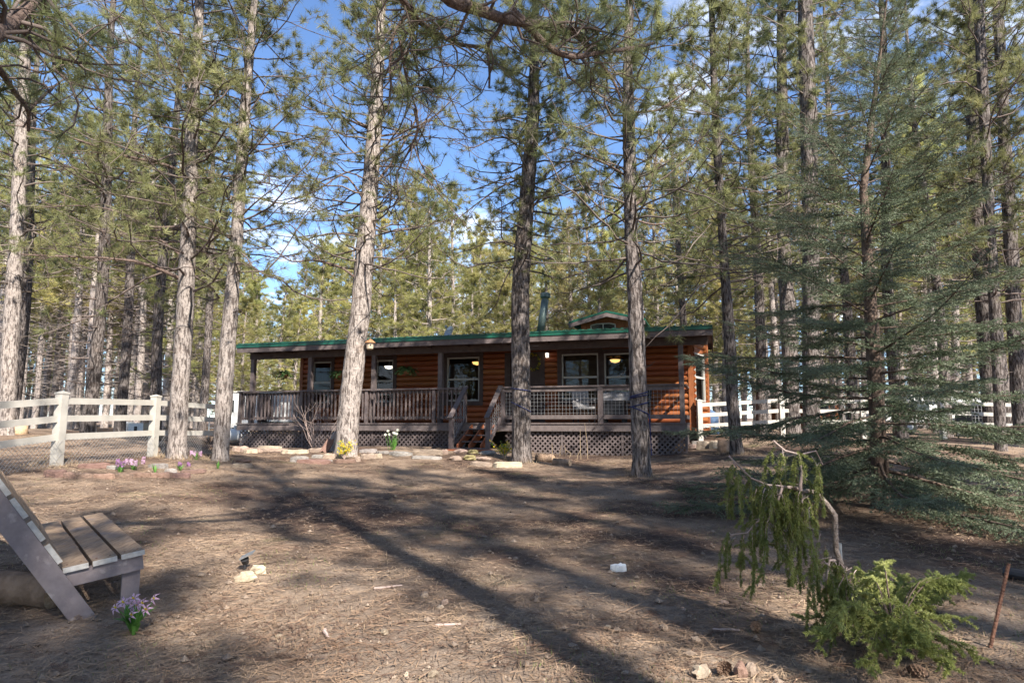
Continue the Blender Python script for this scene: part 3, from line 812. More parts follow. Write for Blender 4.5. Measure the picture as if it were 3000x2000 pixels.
# stairs
stair = empty('stairs', (0, 0, 0)); stair.parent = cabin
SD = 1.1
zgnd = hbelow((STX0 + STX1) / 2, -SD)
NT = 4; rise = -zgnd / (NT + .4)
for k in range(NT):
    zt = -(k + 1) * rise + .02; yt = -(k + .05) * SD / NT
    nb = NB(); nb.box(STX0 + .09, STX1 - .09, yt - SD / NT - .03, yt - .01, zt - .035, zt); nb.build('tread', M['paint'], stair)
for x in (STX0 + .22, (STX0 + STX1) / 2, STX1 - .22):
    nb = NB()
    V = []
    for s in (-.02, .02):
        V += [(x + s, -.001, -.04), (x + s, -.001, -.34), (x + s, -SD, zgnd + .0), (x + s, -SD - .03, zgnd + .16)]
    nb.add(V, F4=[(0, 1, 2, 3), (7, 6, 5, 4), (0, 3, 7, 4), (1, 0, 4, 5), (2, 1, 5, 6), (3, 2, 6, 7)])
    nb.build('stringer', M['redwood'], stair)
nb = NB(); nb.box(STX0 - .05, STX1 + .05, -SD - .2, -SD + .12, zgnd - .03, zgnd + .05); nb.build('foot_board', M['redwood'], stair)
for x, s in ((STX0 + .03, 1), (STX1 - .03, -1)):
    nb = NB(); nb.box(x - .055, x + .055, -SD - .04, -SD + .07, zgnd - .02, zgnd + .86); nb.build('newel_post', M['paint'], stair)
    nb = NB(); nb.bar((x, -SD - .12, zgnd + .86), (x, .0, ZR + .03), .13, .04, (0, 0, 1)); nb.build('hand_rail', M['paint'], stair)
    nb = NB(); nb.bar((x, -SD + .07, zgnd + .18), (x, -.02, .12), .04, .09, (0, 0, 1)); nb.build('lower_rail', M['paint'], stair)
    nb = NB()
    for k in range(1, 6):
        f = k / 6; yy = -SD + .07 + f * (SD - .1); za = zgnd + .2 + f * (.15 - zgnd - .18); nb.tube([(x, yy, za), (x, yy, za + .6)], .0032, 4)
    for k in range(1, 6): nb.tube([(x, -SD + .07, zgnd + .2 + k * .1), (x, -.02, .14 + k * .1)], .0032, 4)
    nb.build('wire_panel', M['wire'], stair)

# ---- lit wall lantern, lamps inside the rooms
lx, lz = HL(1603, 1040, WY - .15)
lan = thing('wall_lantern', 'lit lantern on the log wall beside the front door', 'wall light', HW(lx, WY - .16, lz), -RH)
nb = NB(); nb.box(-.04, .04, .06, .1, -.05, .12); nb.bar((0, .08, .08), (0, 0, .11), .02, .02); nb.build('bracket', M['black'], lan)
nb = NB(); nb.tube([(0, 0, -.07), (0, 0, .06)], [.045, .055], 8, True); nb.build('bulb_glass', M['lamp_white'], lan)
nb = NB(); nb.tube([(0, 0, .06), (0, 0, .075), (0, 0, .12)], [.085, .08, .02], 8, True); nb.build('shade_cap', M['galv'], lan)
nb = NB()
for k in range(4):
    a = k * math.pi / 2 + .78; nb.tube([(.06 * math.cos(a), .06 * math.sin(a), .06), (.05 * math.cos(a), .05 * math.sin(a), -.08)], .006, 4)
nb.build('cage', M['galv'], lan)
def room_lamp(px, py, depth, kind, label):
    x, z = HL(px, py, WY + depth)
    t = thing('ceiling_lamp', label, 'ceiling lamp', HW(x, WY + depth, z), -RH)
    nb = NB(); nb.tube([(0, 0, -.07), (0, 0, -.04), (0, 0, .03)], [.03, .13, .17], 14, True); nb.build('glass_shade', M[kind], t, True)
    nb = NB(); nb.tube([(0, 0, .03), (0, 0, ZC - z)], .018, 6); nb.build('rod', M['black'], t)
    if kind == 'lamp' and depth > 1.5:
        for k in range(4):
            a = k * math.pi / 2 + .5
            b = NB(); b.bar((.12 * math.cos(a), .12 * math.sin(a), .12), (.6 * math.cos(a), .6 * math.sin(a), .1), .12, .012); b.build('fan_blade', M['inside'], t)
        b = NB(); b.tube([(0, 0, .06), (0, 0, .17)], .09, 10, True); b.build('motor', M['black'], t)
room_lamp(1140, 1075, 1.0, 'lamp_white', 'lit ceiling lamp seen through the small window right of the birdhouse trunk')
room_lamp(1398, 1063, 1.2, 'lamp', 'amber lamp glowing in the window left of the stairs')
room_lamp(1802, 1056, 1.7, 'lamp', 'ceiling fan with amber glowing lamp in the rightmost front window')

# ------------------------------------------------------------------ conifers
def needles(rng, tufts, n, L, w, spread=.95, back=.10):
    if not tufts: return np.zeros((0, 3, 3))
    pos = np.array([t[0] for t in tufts]); ax = np.array([t[1] for t in tufts]); sc = np.array([t[2] for t in tufts])
    m = len(pos)
    r = rng.normal(0, 1, (m, n, 3)); r /= np.linalg.norm(r, axis=2)[..., None] + 1e-9
    d = ax[:, None] * .75 + r * spread
    d /= np.linalg.norm(d, axis=2)[..., None] + 1e-9
    base = pos[:, None] - ax[:, None] * (rng.uniform(0, 1, (m, n, 1)) * back * sc[:, None, None])
    tip = base + d * (L * rng.uniform(.65, 1.05, (m, n, 1)) * sc[:, None, None])
    q = np.cross(d, rng.normal(0, 1, (m, n, 3))); q /= np.linalg.norm(q, axis=2)[..., None] + 1e-9
    q *= w / 2
    return np.stack([base - q, base + q, tip], 2).reshape(-1, 3, 3)

def grow(nb, tufts, rng, p0, d0, L, r, depth, curl=.22, live=.7, up=.12, seg=.24, k=5, subs=4, size=1.0):
    n = int(min(8, max(3, L / seg)))
    pts = [np.asarray(p0, float)]
    d = unit(d0)
    wig = rng.normal(0, curl, (n, 3)); wig[:, 2] *= .7
    for i in range(n):
        d = unit(d + wig[i] + np.array([0, 0, up * (i / n)]))
        pts.append(pts[-1] + d * L / n)
    pts = np.array(pts)
    nb.tube(pts, np.linspace(r, max(r * .3, .003), n + 1), k)
    if depth > 0:
        for s in range(subs):
            t = .25 + .72 * (s + rng.uniform(0, .9)) / subs
            i = min(n - 1, int(t * n))
            side = rng.normal(0, 1, 3); side[2] = side[2] * .5 + .1
            dd = unit(unit(pts[i + 1] - pts[i]) * .65 + unit(side) * .75)
            grow(nb, tufts, rng, pts[i], dd, L * rng.uniform(.24, .42) * (1.15 - .4 * t), r * (1 - .6 * t) * .55, depth - 1, curl * 1.25, live, up, seg * .6, 3, max(2, subs - 1), size)
    if rng.uniform() < live:
        tufts.append((pts[-1], d, size * rng.uniform(.8, 1.15)))
        if depth == 0 and rng.uniform() < .5:
            tufts.append((pts[-2], d, size * rng.uniform(.7, 1.0)))
    return pts

def trunk_mesh(nb, rng, spine, rads, k=28, ring=.06, fine_top=9.0, rough=.035):
    """bark-ridged trunk through spine points (dense lower part)"""
    spine = np.asarray(spine); z = spine[:, 2]
    zs = np.concatenate([np.arange(z[0], min(fine_top, z[-1]), ring), np.arange(min(fine_top, z[-1]), z[-1], .3), [z[-1]]])
    zs = np.unique(zs)
    cx, cy, rr = np.interp(zs, z, spine[:, 0]), np.interp(zs, z, spine[:, 1]), np.interp(zs, z, rads)
    h = zs - z[0]
    flare = 1 + .38 * np.exp(-h / .16) + .10 * np.exp(-h / .6)
    n = len(zs)
    N = rng.normal(0, 1, (n, k)); 
    for _ in range(3): N = (N + np.roll(N, 1, 0) + np.roll(N, -1, 0)) / 3 ** .62
    N = N / (N.std() + 1e-9)
    th = np.arange(k) * 2 * np.pi / k
    lob = 1 + .06 * np.exp(-h / .35)[:, None] * np.cos(5 * th + 1.3)[None]
    lump = 1 + .02 * np.sin(h * 3.1 + rng.uniform(0, 6))[:, None] * np.cos(th + h[:, None] * .7)
    R = rr[:, None] * flare[:, None] * lob * lump * (1 + rough * N)
    V = np.stack([cx[:, None] + R * np.cos(th), cy[:, None] + R * np.sin(th), np.repeat(zs[:, None], k, 1)], -1)
    i = np.arange(n - 1)[:, None] * k; j = np.arange(k)[None]; j2 = (j + 1) % k
    nb.add(V.reshape(-1, 3), F4=np.stack([i + j, i + j2, i + k + j2, i + k + j], -1).reshape(-1, 4))

def whorls(nb, tufts, rng, spine, rads, z0, z1, n, Lf, live_f, depth=2, pitch_f=None, curl=.2, rmul=.32, subs=4, size=1.0, k=5, avoid=None, rmax=.06):
    spine = np.asarray(spine)
    for i in range(n):
        z = z0 + (z1 - z0) * (i + rng.uniform(0, .8)) / n
        f = (z - z0) / (z1 - z0)
        c = np.array([np.interp(z, spine[:, 2], spine[:, 0]), np.interp(z, spine[:, 2], spine[:, 1]), z])
        r = np.interp(z, spine[:, 2], rads)
        a = i * 2.4 + rng.uniform(-.5, .5)
        pit = pitch_f(f) if pitch_f else .15
        d = np.array([math.cos(a), math.sin(a), pit + rng.uniform(-.2, .2)])
        L = Lf(f) * rng.uniform(.4, 1.15)
        grow(nb, tufts, rng, c + d * r * .6, d, L, min(r * rmul, rmax * (.5 + .5 * L / 3)), depth, curl, live_f(f), .16, .3, k, subs, size)

def finish_tree(root, nb_trunk, nb_br, tufts, rng, n, L, w, bark, needle_m, spread=.95):
    nb_trunk.build('trunk', bark, root, True)
    nb_br.build('branches', M['twig'], root, True)
    T = needles(rng, tufts, n, L, w, spread)
    if len(T):
        c = NB(); c.tri(T); c.build('crown', needle_m, root)

# ---- the near pines, trunk outlines read from the photograph: (x left, x right, y) from base up
NEAR = [
 dict(pts=[(488, 547, 1343), (500, 549, 1180), (514, 562, 1000), (531, 573, 700), (545, 580, 350), (574, 598, 0)], Y=12.8, m='bark', H=15.5,
      z0=3.3, nb=52, live=(.35, .9), seed=1, label='thick pine with dappled pale trunk at the left flower bed, left of its pair'),
 dict(pts=[(623, 670, 1353), (632, 678, 1180), (646, 690, 1000), (676, 710, 700), (700, 730, 350), (737, 755, 0)], Y=12.8, m='bark', H=15.0,
      z0=3.6, nb=46, live=(.35, .9), seed=2, label='slimmer pine just left of the porch end, right of its pair by the flower bed'),
 dict(pts=[(976, 1047, 1337), (998, 1058, 1150), (1029, 1085, 900), (1047, 1098, 700), (1078, 1120, 350), (1091, 1125, 200), (1106, 1130, 0)], Y=15.5, m='bark', H=14.5,
      z0=4.3, nb=62, live=(.1, .75), seed=3, label='bright sunlit leaning pine in front of the porch with a birdhouse on it'),
 dict(pts=[(1497, 1560, 1352), (1499, 1553, 1180), (1498, 1550, 850), (1511, 1558, 700), (1542, 1580, 350), (1551, 1578, 200), (1560, 1580, 0)], Y=15.5, m='bark_dark', H=14.0,
      z0=4.5, nb=58, live=(.15, .8), seed=4, label='pine with blue straps standing right of the porch stairs'),
 dict(pts=[(1851, 1911, 1397), (1847, 1896, 1180), (1838, 1882, 850), (1830, 1868, 700), (1824, 1859, 350), (1826, 1853, 200), (1833, 1855, 0)], Y=12.5, m='bark_dark', H=13.5,
      z0=3.8, nb=50, live=(.2, .85), seed=5, label='rough barked pine with blue straps nearest the camera before the porch'),
 dict(pts=[(2138, 2178, 1327), (2128, 2162, 1150), (2119, 2150, 950), (2105, 2129, 700), (2085, 2107, 350), (2076, 2091, 0)], Y=15.5, m='bark_dark', H=13.0,
      z0=3.8, nb=46, live=(.3, .8), seed=6, label='slender dark pine by the white fence at the right end of the cabin'),
 dict(pts=[(2298, 2347, 1262), (2290, 2335, 1000), (2277, 2313, 700), (2276, 2308, 350), (2277, 2297, 0)], Y=19.2, m='bark_dark', H=17.0,
      z0=4.6, nb=40, live=(.3, .8), seed=7, label='tall pine close behind the left side of the blue spruce'),
 dict(pts=[(2349, 2403, 1268), (2352, 2400, 1000), (2353, 2397, 700), (2346, 2392, 350), (2338, 2378, 0)], Y=17.5, m='bark_dark', H=17.5,
      z0=4.8, nb=42, live=(.3, .8), seed=8, label='broad dark pine rising just left of the blue spruce top'),
 dict(pts=[(2912, 2944, 1275), (2905, 2936, 1000), (2888, 2915, 700), (2870, 2897, 350), (2853, 2880, 0)], Y=16.5, m='bark_dark', H=15.0,
      z0=3.6, nb=44, live=(.25, .75), seed=9, label='straight dark pine near the right edge, right of the blue spruce'),
 dict(pts=[(2880, 2925, 1262), (2868, 2912, 1000), (2848, 2888, 700), (2835, 2868, 350), (2830, 2858, 0)], Y=20.5, m='bark_dark', H=17.0,
      z0=4.4, nb=40, live=(.2, .7), seed=10, label='shadowed pine partly hidden behind the straight pine at the right edge'),
 dict(pts=[(2968, 3006, 1262), (2955, 2994, 1000), (2941, 2976, 650), (2925, 2955, 350), (2910, 2935, 0)], Y=18.5, m='bark_dark', H=15.0,
      z0=4.0, nb=40, live=(.25, .7), seed=11, label='pine trunk cut by the right edge of the picture'),
 dict(pts=[(-5, 42, 1262), (8, 52, 1000), (30, 68, 700), (48, 80, 350), (70, 95, 0)], Y=16.5, m='bark', H=15.0,
      z0=3.5, nb=42, live=(.25, .8), seed=12, label='stout pine trunk at the left edge behind the white fence'),
]
NEAR_BASE = []
for T in NEAR:
    rng = np.random.default_rng(T['seed'])
    Y = T['Y']
    sp, ra = [], []
    for a, b, y in T['pts']:
        p = P((a + b) / 2, y, Y); sp.append(p); ra.append(abs(P(b, y, Y)[0] - P(a, y, Y)[0]) / 2)
    sp = np.array(sp); ra = np.array(ra)
    ra[0] /= 1.22
    base = np.array([sp[0][0], Y, gz(sp[0][0], Y)])
    sp[0] = base; sp[0][2] -= .12
    top = sp[-1] + (sp[-1] - sp[-3]) * .15; top[2] = T['H']
    if top[2] > sp[-1][2] + .5:
        sp = np.vstack([sp, top]); ra = np.append(ra, .03)
    sp = sp - base
    root = thing('pine_tree', T['label'], 'pine tree', base)
    NEAR_BASE.append(base)
    tb, bb, tufts = NB(), NB(), []
    trunk_mesh(tb, rng, sp, ra, k=30, ring=.05, fine_top=8.5)
    H = sp[-1][2]; l0, l1 = T['live']
    whorls(bb, tufts, rng, sp, ra, T['z0'], H - .3, int(T['nb'] * 2.25), lambda f: 3.0 - 1.7 * f, lambda f: l0 + (l1 - l0) * min(1, f * 2.0), 2,
           lambda f: -.05 + .55 * f, .28, .2, 4, rmax=.027)
    # a few dead stubs low down
    for k in range(5):
        z = rng.uniform(1.8, T['z0']); c = np.array([np.interp(z, sp[:, 2], sp[:, 0]), np.interp(z, sp[:, 2], sp[:, 1]), z]); a = rng.uniform(0, 6.28)
        grow(bb, [], rng, c, (math.cos(a), math.sin(a), .1), rng.uniform(.2, .6), .014, 0, .2, 0)
    # needle sprays hugging the upper trunk
    finish_tree(root, tb, bb, tufts, rng, 36, .21, .0095, M[T['m']], M['needle'])
    T['root'] = root; T['sp'] = sp; T['ra'] = ra; T['base'] = base

# long limbs of the left pair, drawn through the photograph at each tree's own depth
def limb_tree(i, polys, seed, subs=10, live=.45, tl=1.0):
    rng = np.random.default_rng(seed); T = NEAR[i]; nb = NB(); tufts = []
    for pts, r0, dY in polys:
        n = len(pts)
        Q = np.array([P(x, y, T['Y'] + dY * k / (n - 1)) for k, (x, y) in enumerate(pts)]) - T['base']
        tt = np.linspace(0, n - 1, n * 3)
        Qs = np.stack([np.interp(tt, np.arange(n), Q[:, j]) for j in range(3)], -1)
        Qs[1:-1] = (Qs[:-2] + 2 * Qs[1:-1] + Qs[2:]) / 4
        nb.tube(Qs, np.linspace(r0 * .7, r0 * .2, len(Qs)), 7)
        for s in range(subs):
            k = int(rng.uniform(.25, 1) * (len(Qs) - 2)); sd = rng.normal(0, 1, 3); sd[2] *= .7
            grow(nb, tufts, rng, Qs[k], unit(Qs[k + 1] - Qs[k]) * .6 + unit(sd) * .8, rng.uniform(.5, 1.3) * tl, r0 * .18, 1, .3, live, .1, .2, 4, 4)
    nb.build('limb', M['limb'], T['root'], True)
    t = needles(rng, tufts, 46, .19, .0065)
    if len(t):
        c = NB(); c.tri(t); c.build('limb_needles', M['needle'], T['root'])
limb_tree(0, [([(535, 820), (470, 790), (400, 765), (300, 755), (190, 752), (60, 745)], .055, -1.6),
              ([(535, 505), (480, 480), (350, 455), (230, 410), (130, 380), (20, 365)], .05, -1.8),
              ([(530, 665), (440, 668), (350, 620), (250, 600), (100, 610)], .045, 1.0),
              ([(538, 755), (470, 700), (420, 690), (330, 690)], .03, -.5)], 21)
limb_tree(1, [([(690, 710), (660, 690), (620, 650), (575, 600)], .035, -.5), ([(700, 640), (740, 600), (790, 560), (860, 520)], .03, -1)], 22, 8)
limb_tree(2, [([(1060, 830), (1000, 780), (920, 760), (850, 770), (790, 720), (740, 700)], .045, -1), ([(1105, 400), (1180, 390), (1240, 360), (1320, 340)], .04, .5),
              ([(1100, 540), (1160, 460), (1210, 370), (1230, 320), (1150, 240)], .05, .6), ([(1085, 380), (1020, 350), (900, 320), (830, 270)], .045, -.8),
              ([(1095, 490), (1160, 485), (1240, 510), (1330, 620), (1380, 680)], .035, -.8), ([(1075, 600), (1010, 500), (930, 560), (820, 600), (770, 660)], .04, -1)], 23, 14, .12, .8)
limb_tree(3, [([(1565, 440), (1640, 400), (1720, 370), (1800, 330)], .045, .6), ([(1545, 625), (1600, 560), (1680, 510), (1760, 500)], .045, -.5),
              ([(1530, 520), (1460, 550), (1380, 610), (1330, 650)], .04, -.4), ([(1570, 540), (1640, 470), (1720, 480), (1810, 540), (1850, 600)], .04, -.6),
              ([(1540, 410), (1450, 400), (1380, 440), (1310, 400)], .035, -.5)], 24, 13, .2, .8)
limb_tree(4, [([(1845, 620), (1900, 560), (1920, 480), (1930, 380)], .05, .2), ([(1840, 520), (1780, 480), (1700, 450), (1640, 430)], .035, -.5),
              ([(1860, 330), (1930, 325), (1980, 290), (2040, 250)], .04, .3), ([(1850, 640), (1910, 660), (1990, 650), (2080, 600)], .035, .4)], 25, 11, .25, .8)

# ---- background pine kinds, each built once
def pine_kind(seed, H, r0, dead0, live0, nd, nl, Lmax, n=16, w=.019, L=.30, size=1.0):
    rng = np.random.default_rng(seed)
    zs = np.linspace(-.3, H, 12)
    sp = np.stack([.12 * np.sin(zs * .35 + seed) - .12 * math.sin(seed - .105), .10 * np.sin(zs * .27 + seed * 2) - .1 * math.sin(seed * 2 - .08), zs], -1)
    ra = np.interp(zs, [-.3, 0, H * .5, H], [r0, r0, r0 * .72, .03])
    tb, bb, tufts = NB(), NB(), []
    trunk_mesh(tb, rng, sp, ra, k=12, ring=.35, fine_top=H, rough=.03)
    whorls(bb, [], rng, sp, ra, H * dead0, H * live0, nd, lambda f: 1.3 + .5 * f, lambda f: 0, 1, lambda f: -.05, .2, .25, 5, k=4, rmax=.03)
    whorls(bb, tufts, rng, sp, ra, H * live0, H - .15, nl, lambda f: Lmax * (1 - .72 * f ** 2.4), lambda f: 1.0, 2, lambda f: -.05 + .6 * f, .2, .28, 4, size, k=4, rmax=.04)
    tufts.append((sp[-1], np.array([0, 0, 1.0]), 1.2))
    c = NB(); c.tri(needles(rng, tufts, n, L, w))
    tm, bm, cm = tb.mesh('trunk', True), bb.mesh('branches', True), c.mesh('crown')
    return tm, bm, cm
KINDS = []
for sd, H, r0, d0, l0, nd, nl, Lm in ((31, 17, .20, .10, .45, 46, 62, 2.6), (32, 19, .23, .12, .48, 48, 64, 2.8), (33, 15, .17, .08, .42, 44, 60, 2.3),
                                      (34, 13, .16, .06, .16, 10, 84, 2.6), (35, 11, .14, .06, .12, 8, 80, 2.3), (36, 14.5, .17, .08, .22, 14, 84, 2.7)):
    tm, bm, cm = pine_kind(sd, H, r0, d0, l0, nd, nl, Lm)
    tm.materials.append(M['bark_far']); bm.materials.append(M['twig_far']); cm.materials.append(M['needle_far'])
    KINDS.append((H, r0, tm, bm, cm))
tm, bm, cm = pine_kind(41, 18, .19, .08, .34, 30, 70, 3.0, 34, .0095, .22)
tm.materials.append(M['bark_dark']); bm.materials.append(M['twig']); cm.materials.append(M['needle']); KINDS.append((18, .19, tm, bm, cm))
def stand(kind, x, y, H, label, rz, group=None, wide=1.0, lean=(0, 0), name='pine_tree'):
    h, r0, tm, bm, cm = KINDS[kind]
    e = thing(name, label, 'pine tree', (x, y, gz(x, y)), rz, group)
    s = H / h
    e.scale = (s * wide, s * wide, s); e.rotation_euler = (lean[0], lean[1], rz)
    put('trunk', tm, None, e); put('branches', bm, None, e); put('crown', cm, None, e)
    return e
rng = random.Random(77)
# mid-distance pines behind the left fence whose trunks can be picked out: (x at base, width)
LEFT = [(52, 22), (122, 15), (150, 18), (172, 10), (197, 27), (222, 18), (270, 27), (305, 17), (332, 10), (358, 13), (380, 18), (401, 11), (424, 16), (446, 17),
        (480, 22), (575, 16), (600, 10), (95, 11), (250, 10), (560, 10)]
LEFT.sort()
for i, (px, w) in enumerate(LEFT):
    Y = max(17.5, min(46, .40 * F / w)); p = P(px, 1250, Y)
    k = rng.choice([0, 1, 2, 0])
    stand(k, p[0], Y, rng.uniform(14, 18) * (.85 if w < 14 else 1), f'pine trunk behind the left white fence, {ORD[i]} from the left edge', rng.uniform(0, 6.28),
          'pines behind the left fence', wide=w / F * Y / (2 * KINDS[k][1] * (16 / KINDS[k][0])), lean=(rng.uniform(-.02, .02), rng.uniform(-.02, .03)))
RIGHT = [(2075, 12, 0), (2100, 10, 2), (2180, 13, 0), (2215, 12, 2), (2255, 16, 1), (2440, 16, 0), (2470, 17, 2), (2530, 13, 0), (2560, 12, 2), (2655, 14, 1), (2700, 12, 2), (2745, 14, 0), (2790, 15, 1), (2835, 12, 2)]
for i, (px, w, k) in enumerate(RIGHT):
    Y = max(22, min(46, .36 * F / w)); p = P(px, 1250, Y)
    stand(k, p[0], Y, rng.uniform(14, 18.5), f'pine trunk beyond the right fence, {ORD[i]} from the cabin rightwards', rng.uniform(0, 6.28), 'pines beyond the right fence',
          wide=1.0, lean=(rng.uniform(-.02, .02), rng.uniform(-.02, .02)))
for i, (px, Y, H) in enumerate([(30, 21, 16), (255, 17.5, 16), (350, 23, 17), (460, 19, 15), (590, 25, 15), (2010, 27, 15), (2230, 22, 17), (2500, 24, 18), (2640, 19, 17), (2770, 23, 17), (2960, 22, 17)]):
    p = P(px, 1250, Y)
    stand(6, p[0], Y, H, 'bushy grey green pine with branches reaching far down, ' + f'{ORD[i]} of its kind from the left', rng.uniform(0, 6.28), 'bushy pines round the yard', lean=(rng.uniform(-.02, .02), rng.uniform(-.02, .02)))
# pines whose crowns show over the roof: (x, y of the top)
OVER = [(560, 440, 27), (610, 640, 33), (690, 700, 36), (760, 800, 40), (840, 830, 34), (905, 760, 40), (960, 700, 31), (1035, 620, 36), (1110, 600, 31), (1195, 545, 33), (1260, 500, 30), (1330, 545, 32), (1400, 640, 36), (1460, 700, 40), (1530, 640, 34),
        (1600, 560, 36), (1660, 610, 30), (1720, 520, 34), (1790, 600, 38), (1850, 520, 32), (1920, 430, 34), (1985, 470, 30), (2040, 560, 38), (2090, 430, 29), (2150, 520, 36), (730, 870, 27.5), (880, 880, 28.5), (1160, 760, 28), (1480, 820, 27), (1750, 760, 27.5)]
OVER.sort()
for i, (px, ty, Y) in enumerate(OVER):
    tp = P(px, ty, Y); g = gz(tp[0], Y); H = tp[2] - g
    k = rng.choice([3, 4, 5, 5, 3])
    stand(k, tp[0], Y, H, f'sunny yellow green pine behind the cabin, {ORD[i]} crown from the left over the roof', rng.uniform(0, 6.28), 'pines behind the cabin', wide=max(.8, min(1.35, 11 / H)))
# the wood further back
placed = [(o.location.x, o.location.y) for o in COL.objects if o.get('category') == 'pine tree']
def capY(px):       # where the far tree tops may reach in the photograph
    return float(np.interp(px, [-400, 0, 520, 620, 760, 900, 1000, 1300, 1450, 1700, 2000, 2150, 2300, 3000, 3400], [-100, 60, 300, 650, 820, 800, 700, 560, 700, 600, 480, 420, 120, 0, -100]))
cnt = 0
for tries in range(12000):
    if cnt >= 175: break
    Y = 26 + 50 * rng.random() ** .8; px = rng.uniform(-250, 3250)
    x = P(px, 1245, Y)[0]
    if any((x - a) ** 2 + (Y - b) ** 2 < 1.9 ** 2 for a, b in placed): continue
    lx_ = (np.array([x, Y, 0]) - OL) @ EX; ly_ = (np.array([x, Y, 0]) - OL) @ EY
    if -1.5 < lx_ < LD + 2.5 and ly_ < 9: continue
    if 300 < px < 760 and Y < 30: continue
    if 2350 < px < 3000 and Y < 29: continue
    g = gz(x, Y); cap = P(px, capY(px) + rng.uniform(0, 160), Y)[2] - g
    H = min(rng.uniform(12, 20), cap)
    if H < 6: continue
    k = rng.choice([0, 1, 2, 5]) if H > 13 else rng.choice([3, 4, 5])
    side = 'left of the cabin' if px < 850 else ('right of the cabin' if px > 2050 else 'behind the cabin')
    stand(k, x, Y, H, f'far pine standing deep in the crowded wood {side}', rng.uniform(0, 6.28), f'far pines {side}', wide=rng.uniform(.85, 1.2), lean=(rng.uniform(-.03, .03), rng.uniform(-.03, .03)))
    placed.append((x, Y)); cnt += 1
# far wood: reads as one mass
def far_wood():
    rg = np.random.default_rng(5); tb = NB(); tufts = []
    for i in range(260):
        Y = rg.uniform(78, 150); a = rg.uniform(-.95, .95); x = Y * a; g = gz(x, Y); H = rg.uniform(9, 13) if abs(a) < .35 else rg.uniform(12, 19)
        tb.tube([(x, Y, g - .3), (x + rg.normal(0, .2), Y, g + H * .6), (x + rg.normal(0, .3), Y, g + H)], [.2, .14, .03], 5)
        for j in range(20):
            f = rg.uniform(.12, 1); R = 2.3 * (1.05 - f) + .15; th = rg.uniform(0, 6.28); q = R * rg.uniform(.2, 1)
            tufts.append((np.array([x + q * math.cos(th), Y + q * math.sin(th), g + H * f]), np.array([math.cos(th), math.sin(th), .4]), rg.uniform(.9, 1.6)))
    o = tb.build('distant_wood_trunks', M['bark_dark']); tag(o, 'trunks of the distant wood merging behind the nearer pines', 'wood', kind='stuff')
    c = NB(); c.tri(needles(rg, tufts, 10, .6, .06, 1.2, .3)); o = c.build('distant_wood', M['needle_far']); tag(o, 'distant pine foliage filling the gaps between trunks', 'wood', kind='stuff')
far_wood()
# pines behind and beside the camera that throw the dappled shade
SHADE = [(1, 5.9, -4.0, 15, 2.0, 1.0), (0, 8.4, -1.8, 15, .4, 1.0), (1, 3.6, -6.2, 14, 5.0, .8), (6, 10.7, 5.2, 17, 4.0, 1.0), (6, 10.2, -6.2, 15, 1.0, .75), (2, 7.3, .2, 12, 2.0, .8), (0, 2.75, -.5, 15.0, 0.3, .95), (1, 7.2, -3.2, 16, 2.2, 1.0), (0, -.4, -4.6, 16, 4.0, 1.0), (5, 9.8, 7.9, 13, .5, .9),
         (2, 6.5, -12.5, 17, 3.0, 1.0), (1, 13.5, -.5, 17, 5.2, 1.0), (0, -6.4, .8, 14.5, 3.6, 1.0), (2, 17.5, 10.5, 16, 1.4, 1.0), (2, 10.8, -5.5, 16, .7, 1.0), (1, -3.6, -7.5, 17, 2.7, 1.0)]
for i, (k, x, y, H, rz, wd) in enumerate(SHADE):
    stand(k, x, y, H, 'pine outside the picture whose shadow crosses the yard', rz, 'pines around the photographer', wide=wd)

# the wood goes on behind the photographer, outside the corridor the sun comes through
crg = random.Random(303); spots_ = [(a[1], a[2]) for a in SHADE]; n_ = 0
sh = unit((SDIR.x, SDIR.y, 0))
for tries in range(2000):
    if n_ >= 46: break
    x, y = crg.uniform(-34, 36), crg.uniform(-34, -3)
    along = x * sh[0] + (y - 9) * sh[1]; across = x * sh[1] - (y - 9) * sh[0]
    if abs(across) < 9 and along < 30: continue
    if any((x - a) ** 2 + (y - b) ** 2 < 9 for a, b in spots_): continue
    spots_.append((x, y)); n_ += 1
    stand(crg.choice([0, 1, 2, 5]), x, y, crg.uniform(14, 18), 'pine of the wood behind the photographer', crg.uniform(0, 6.28), 'pines behind the photographer', wide=1.05)

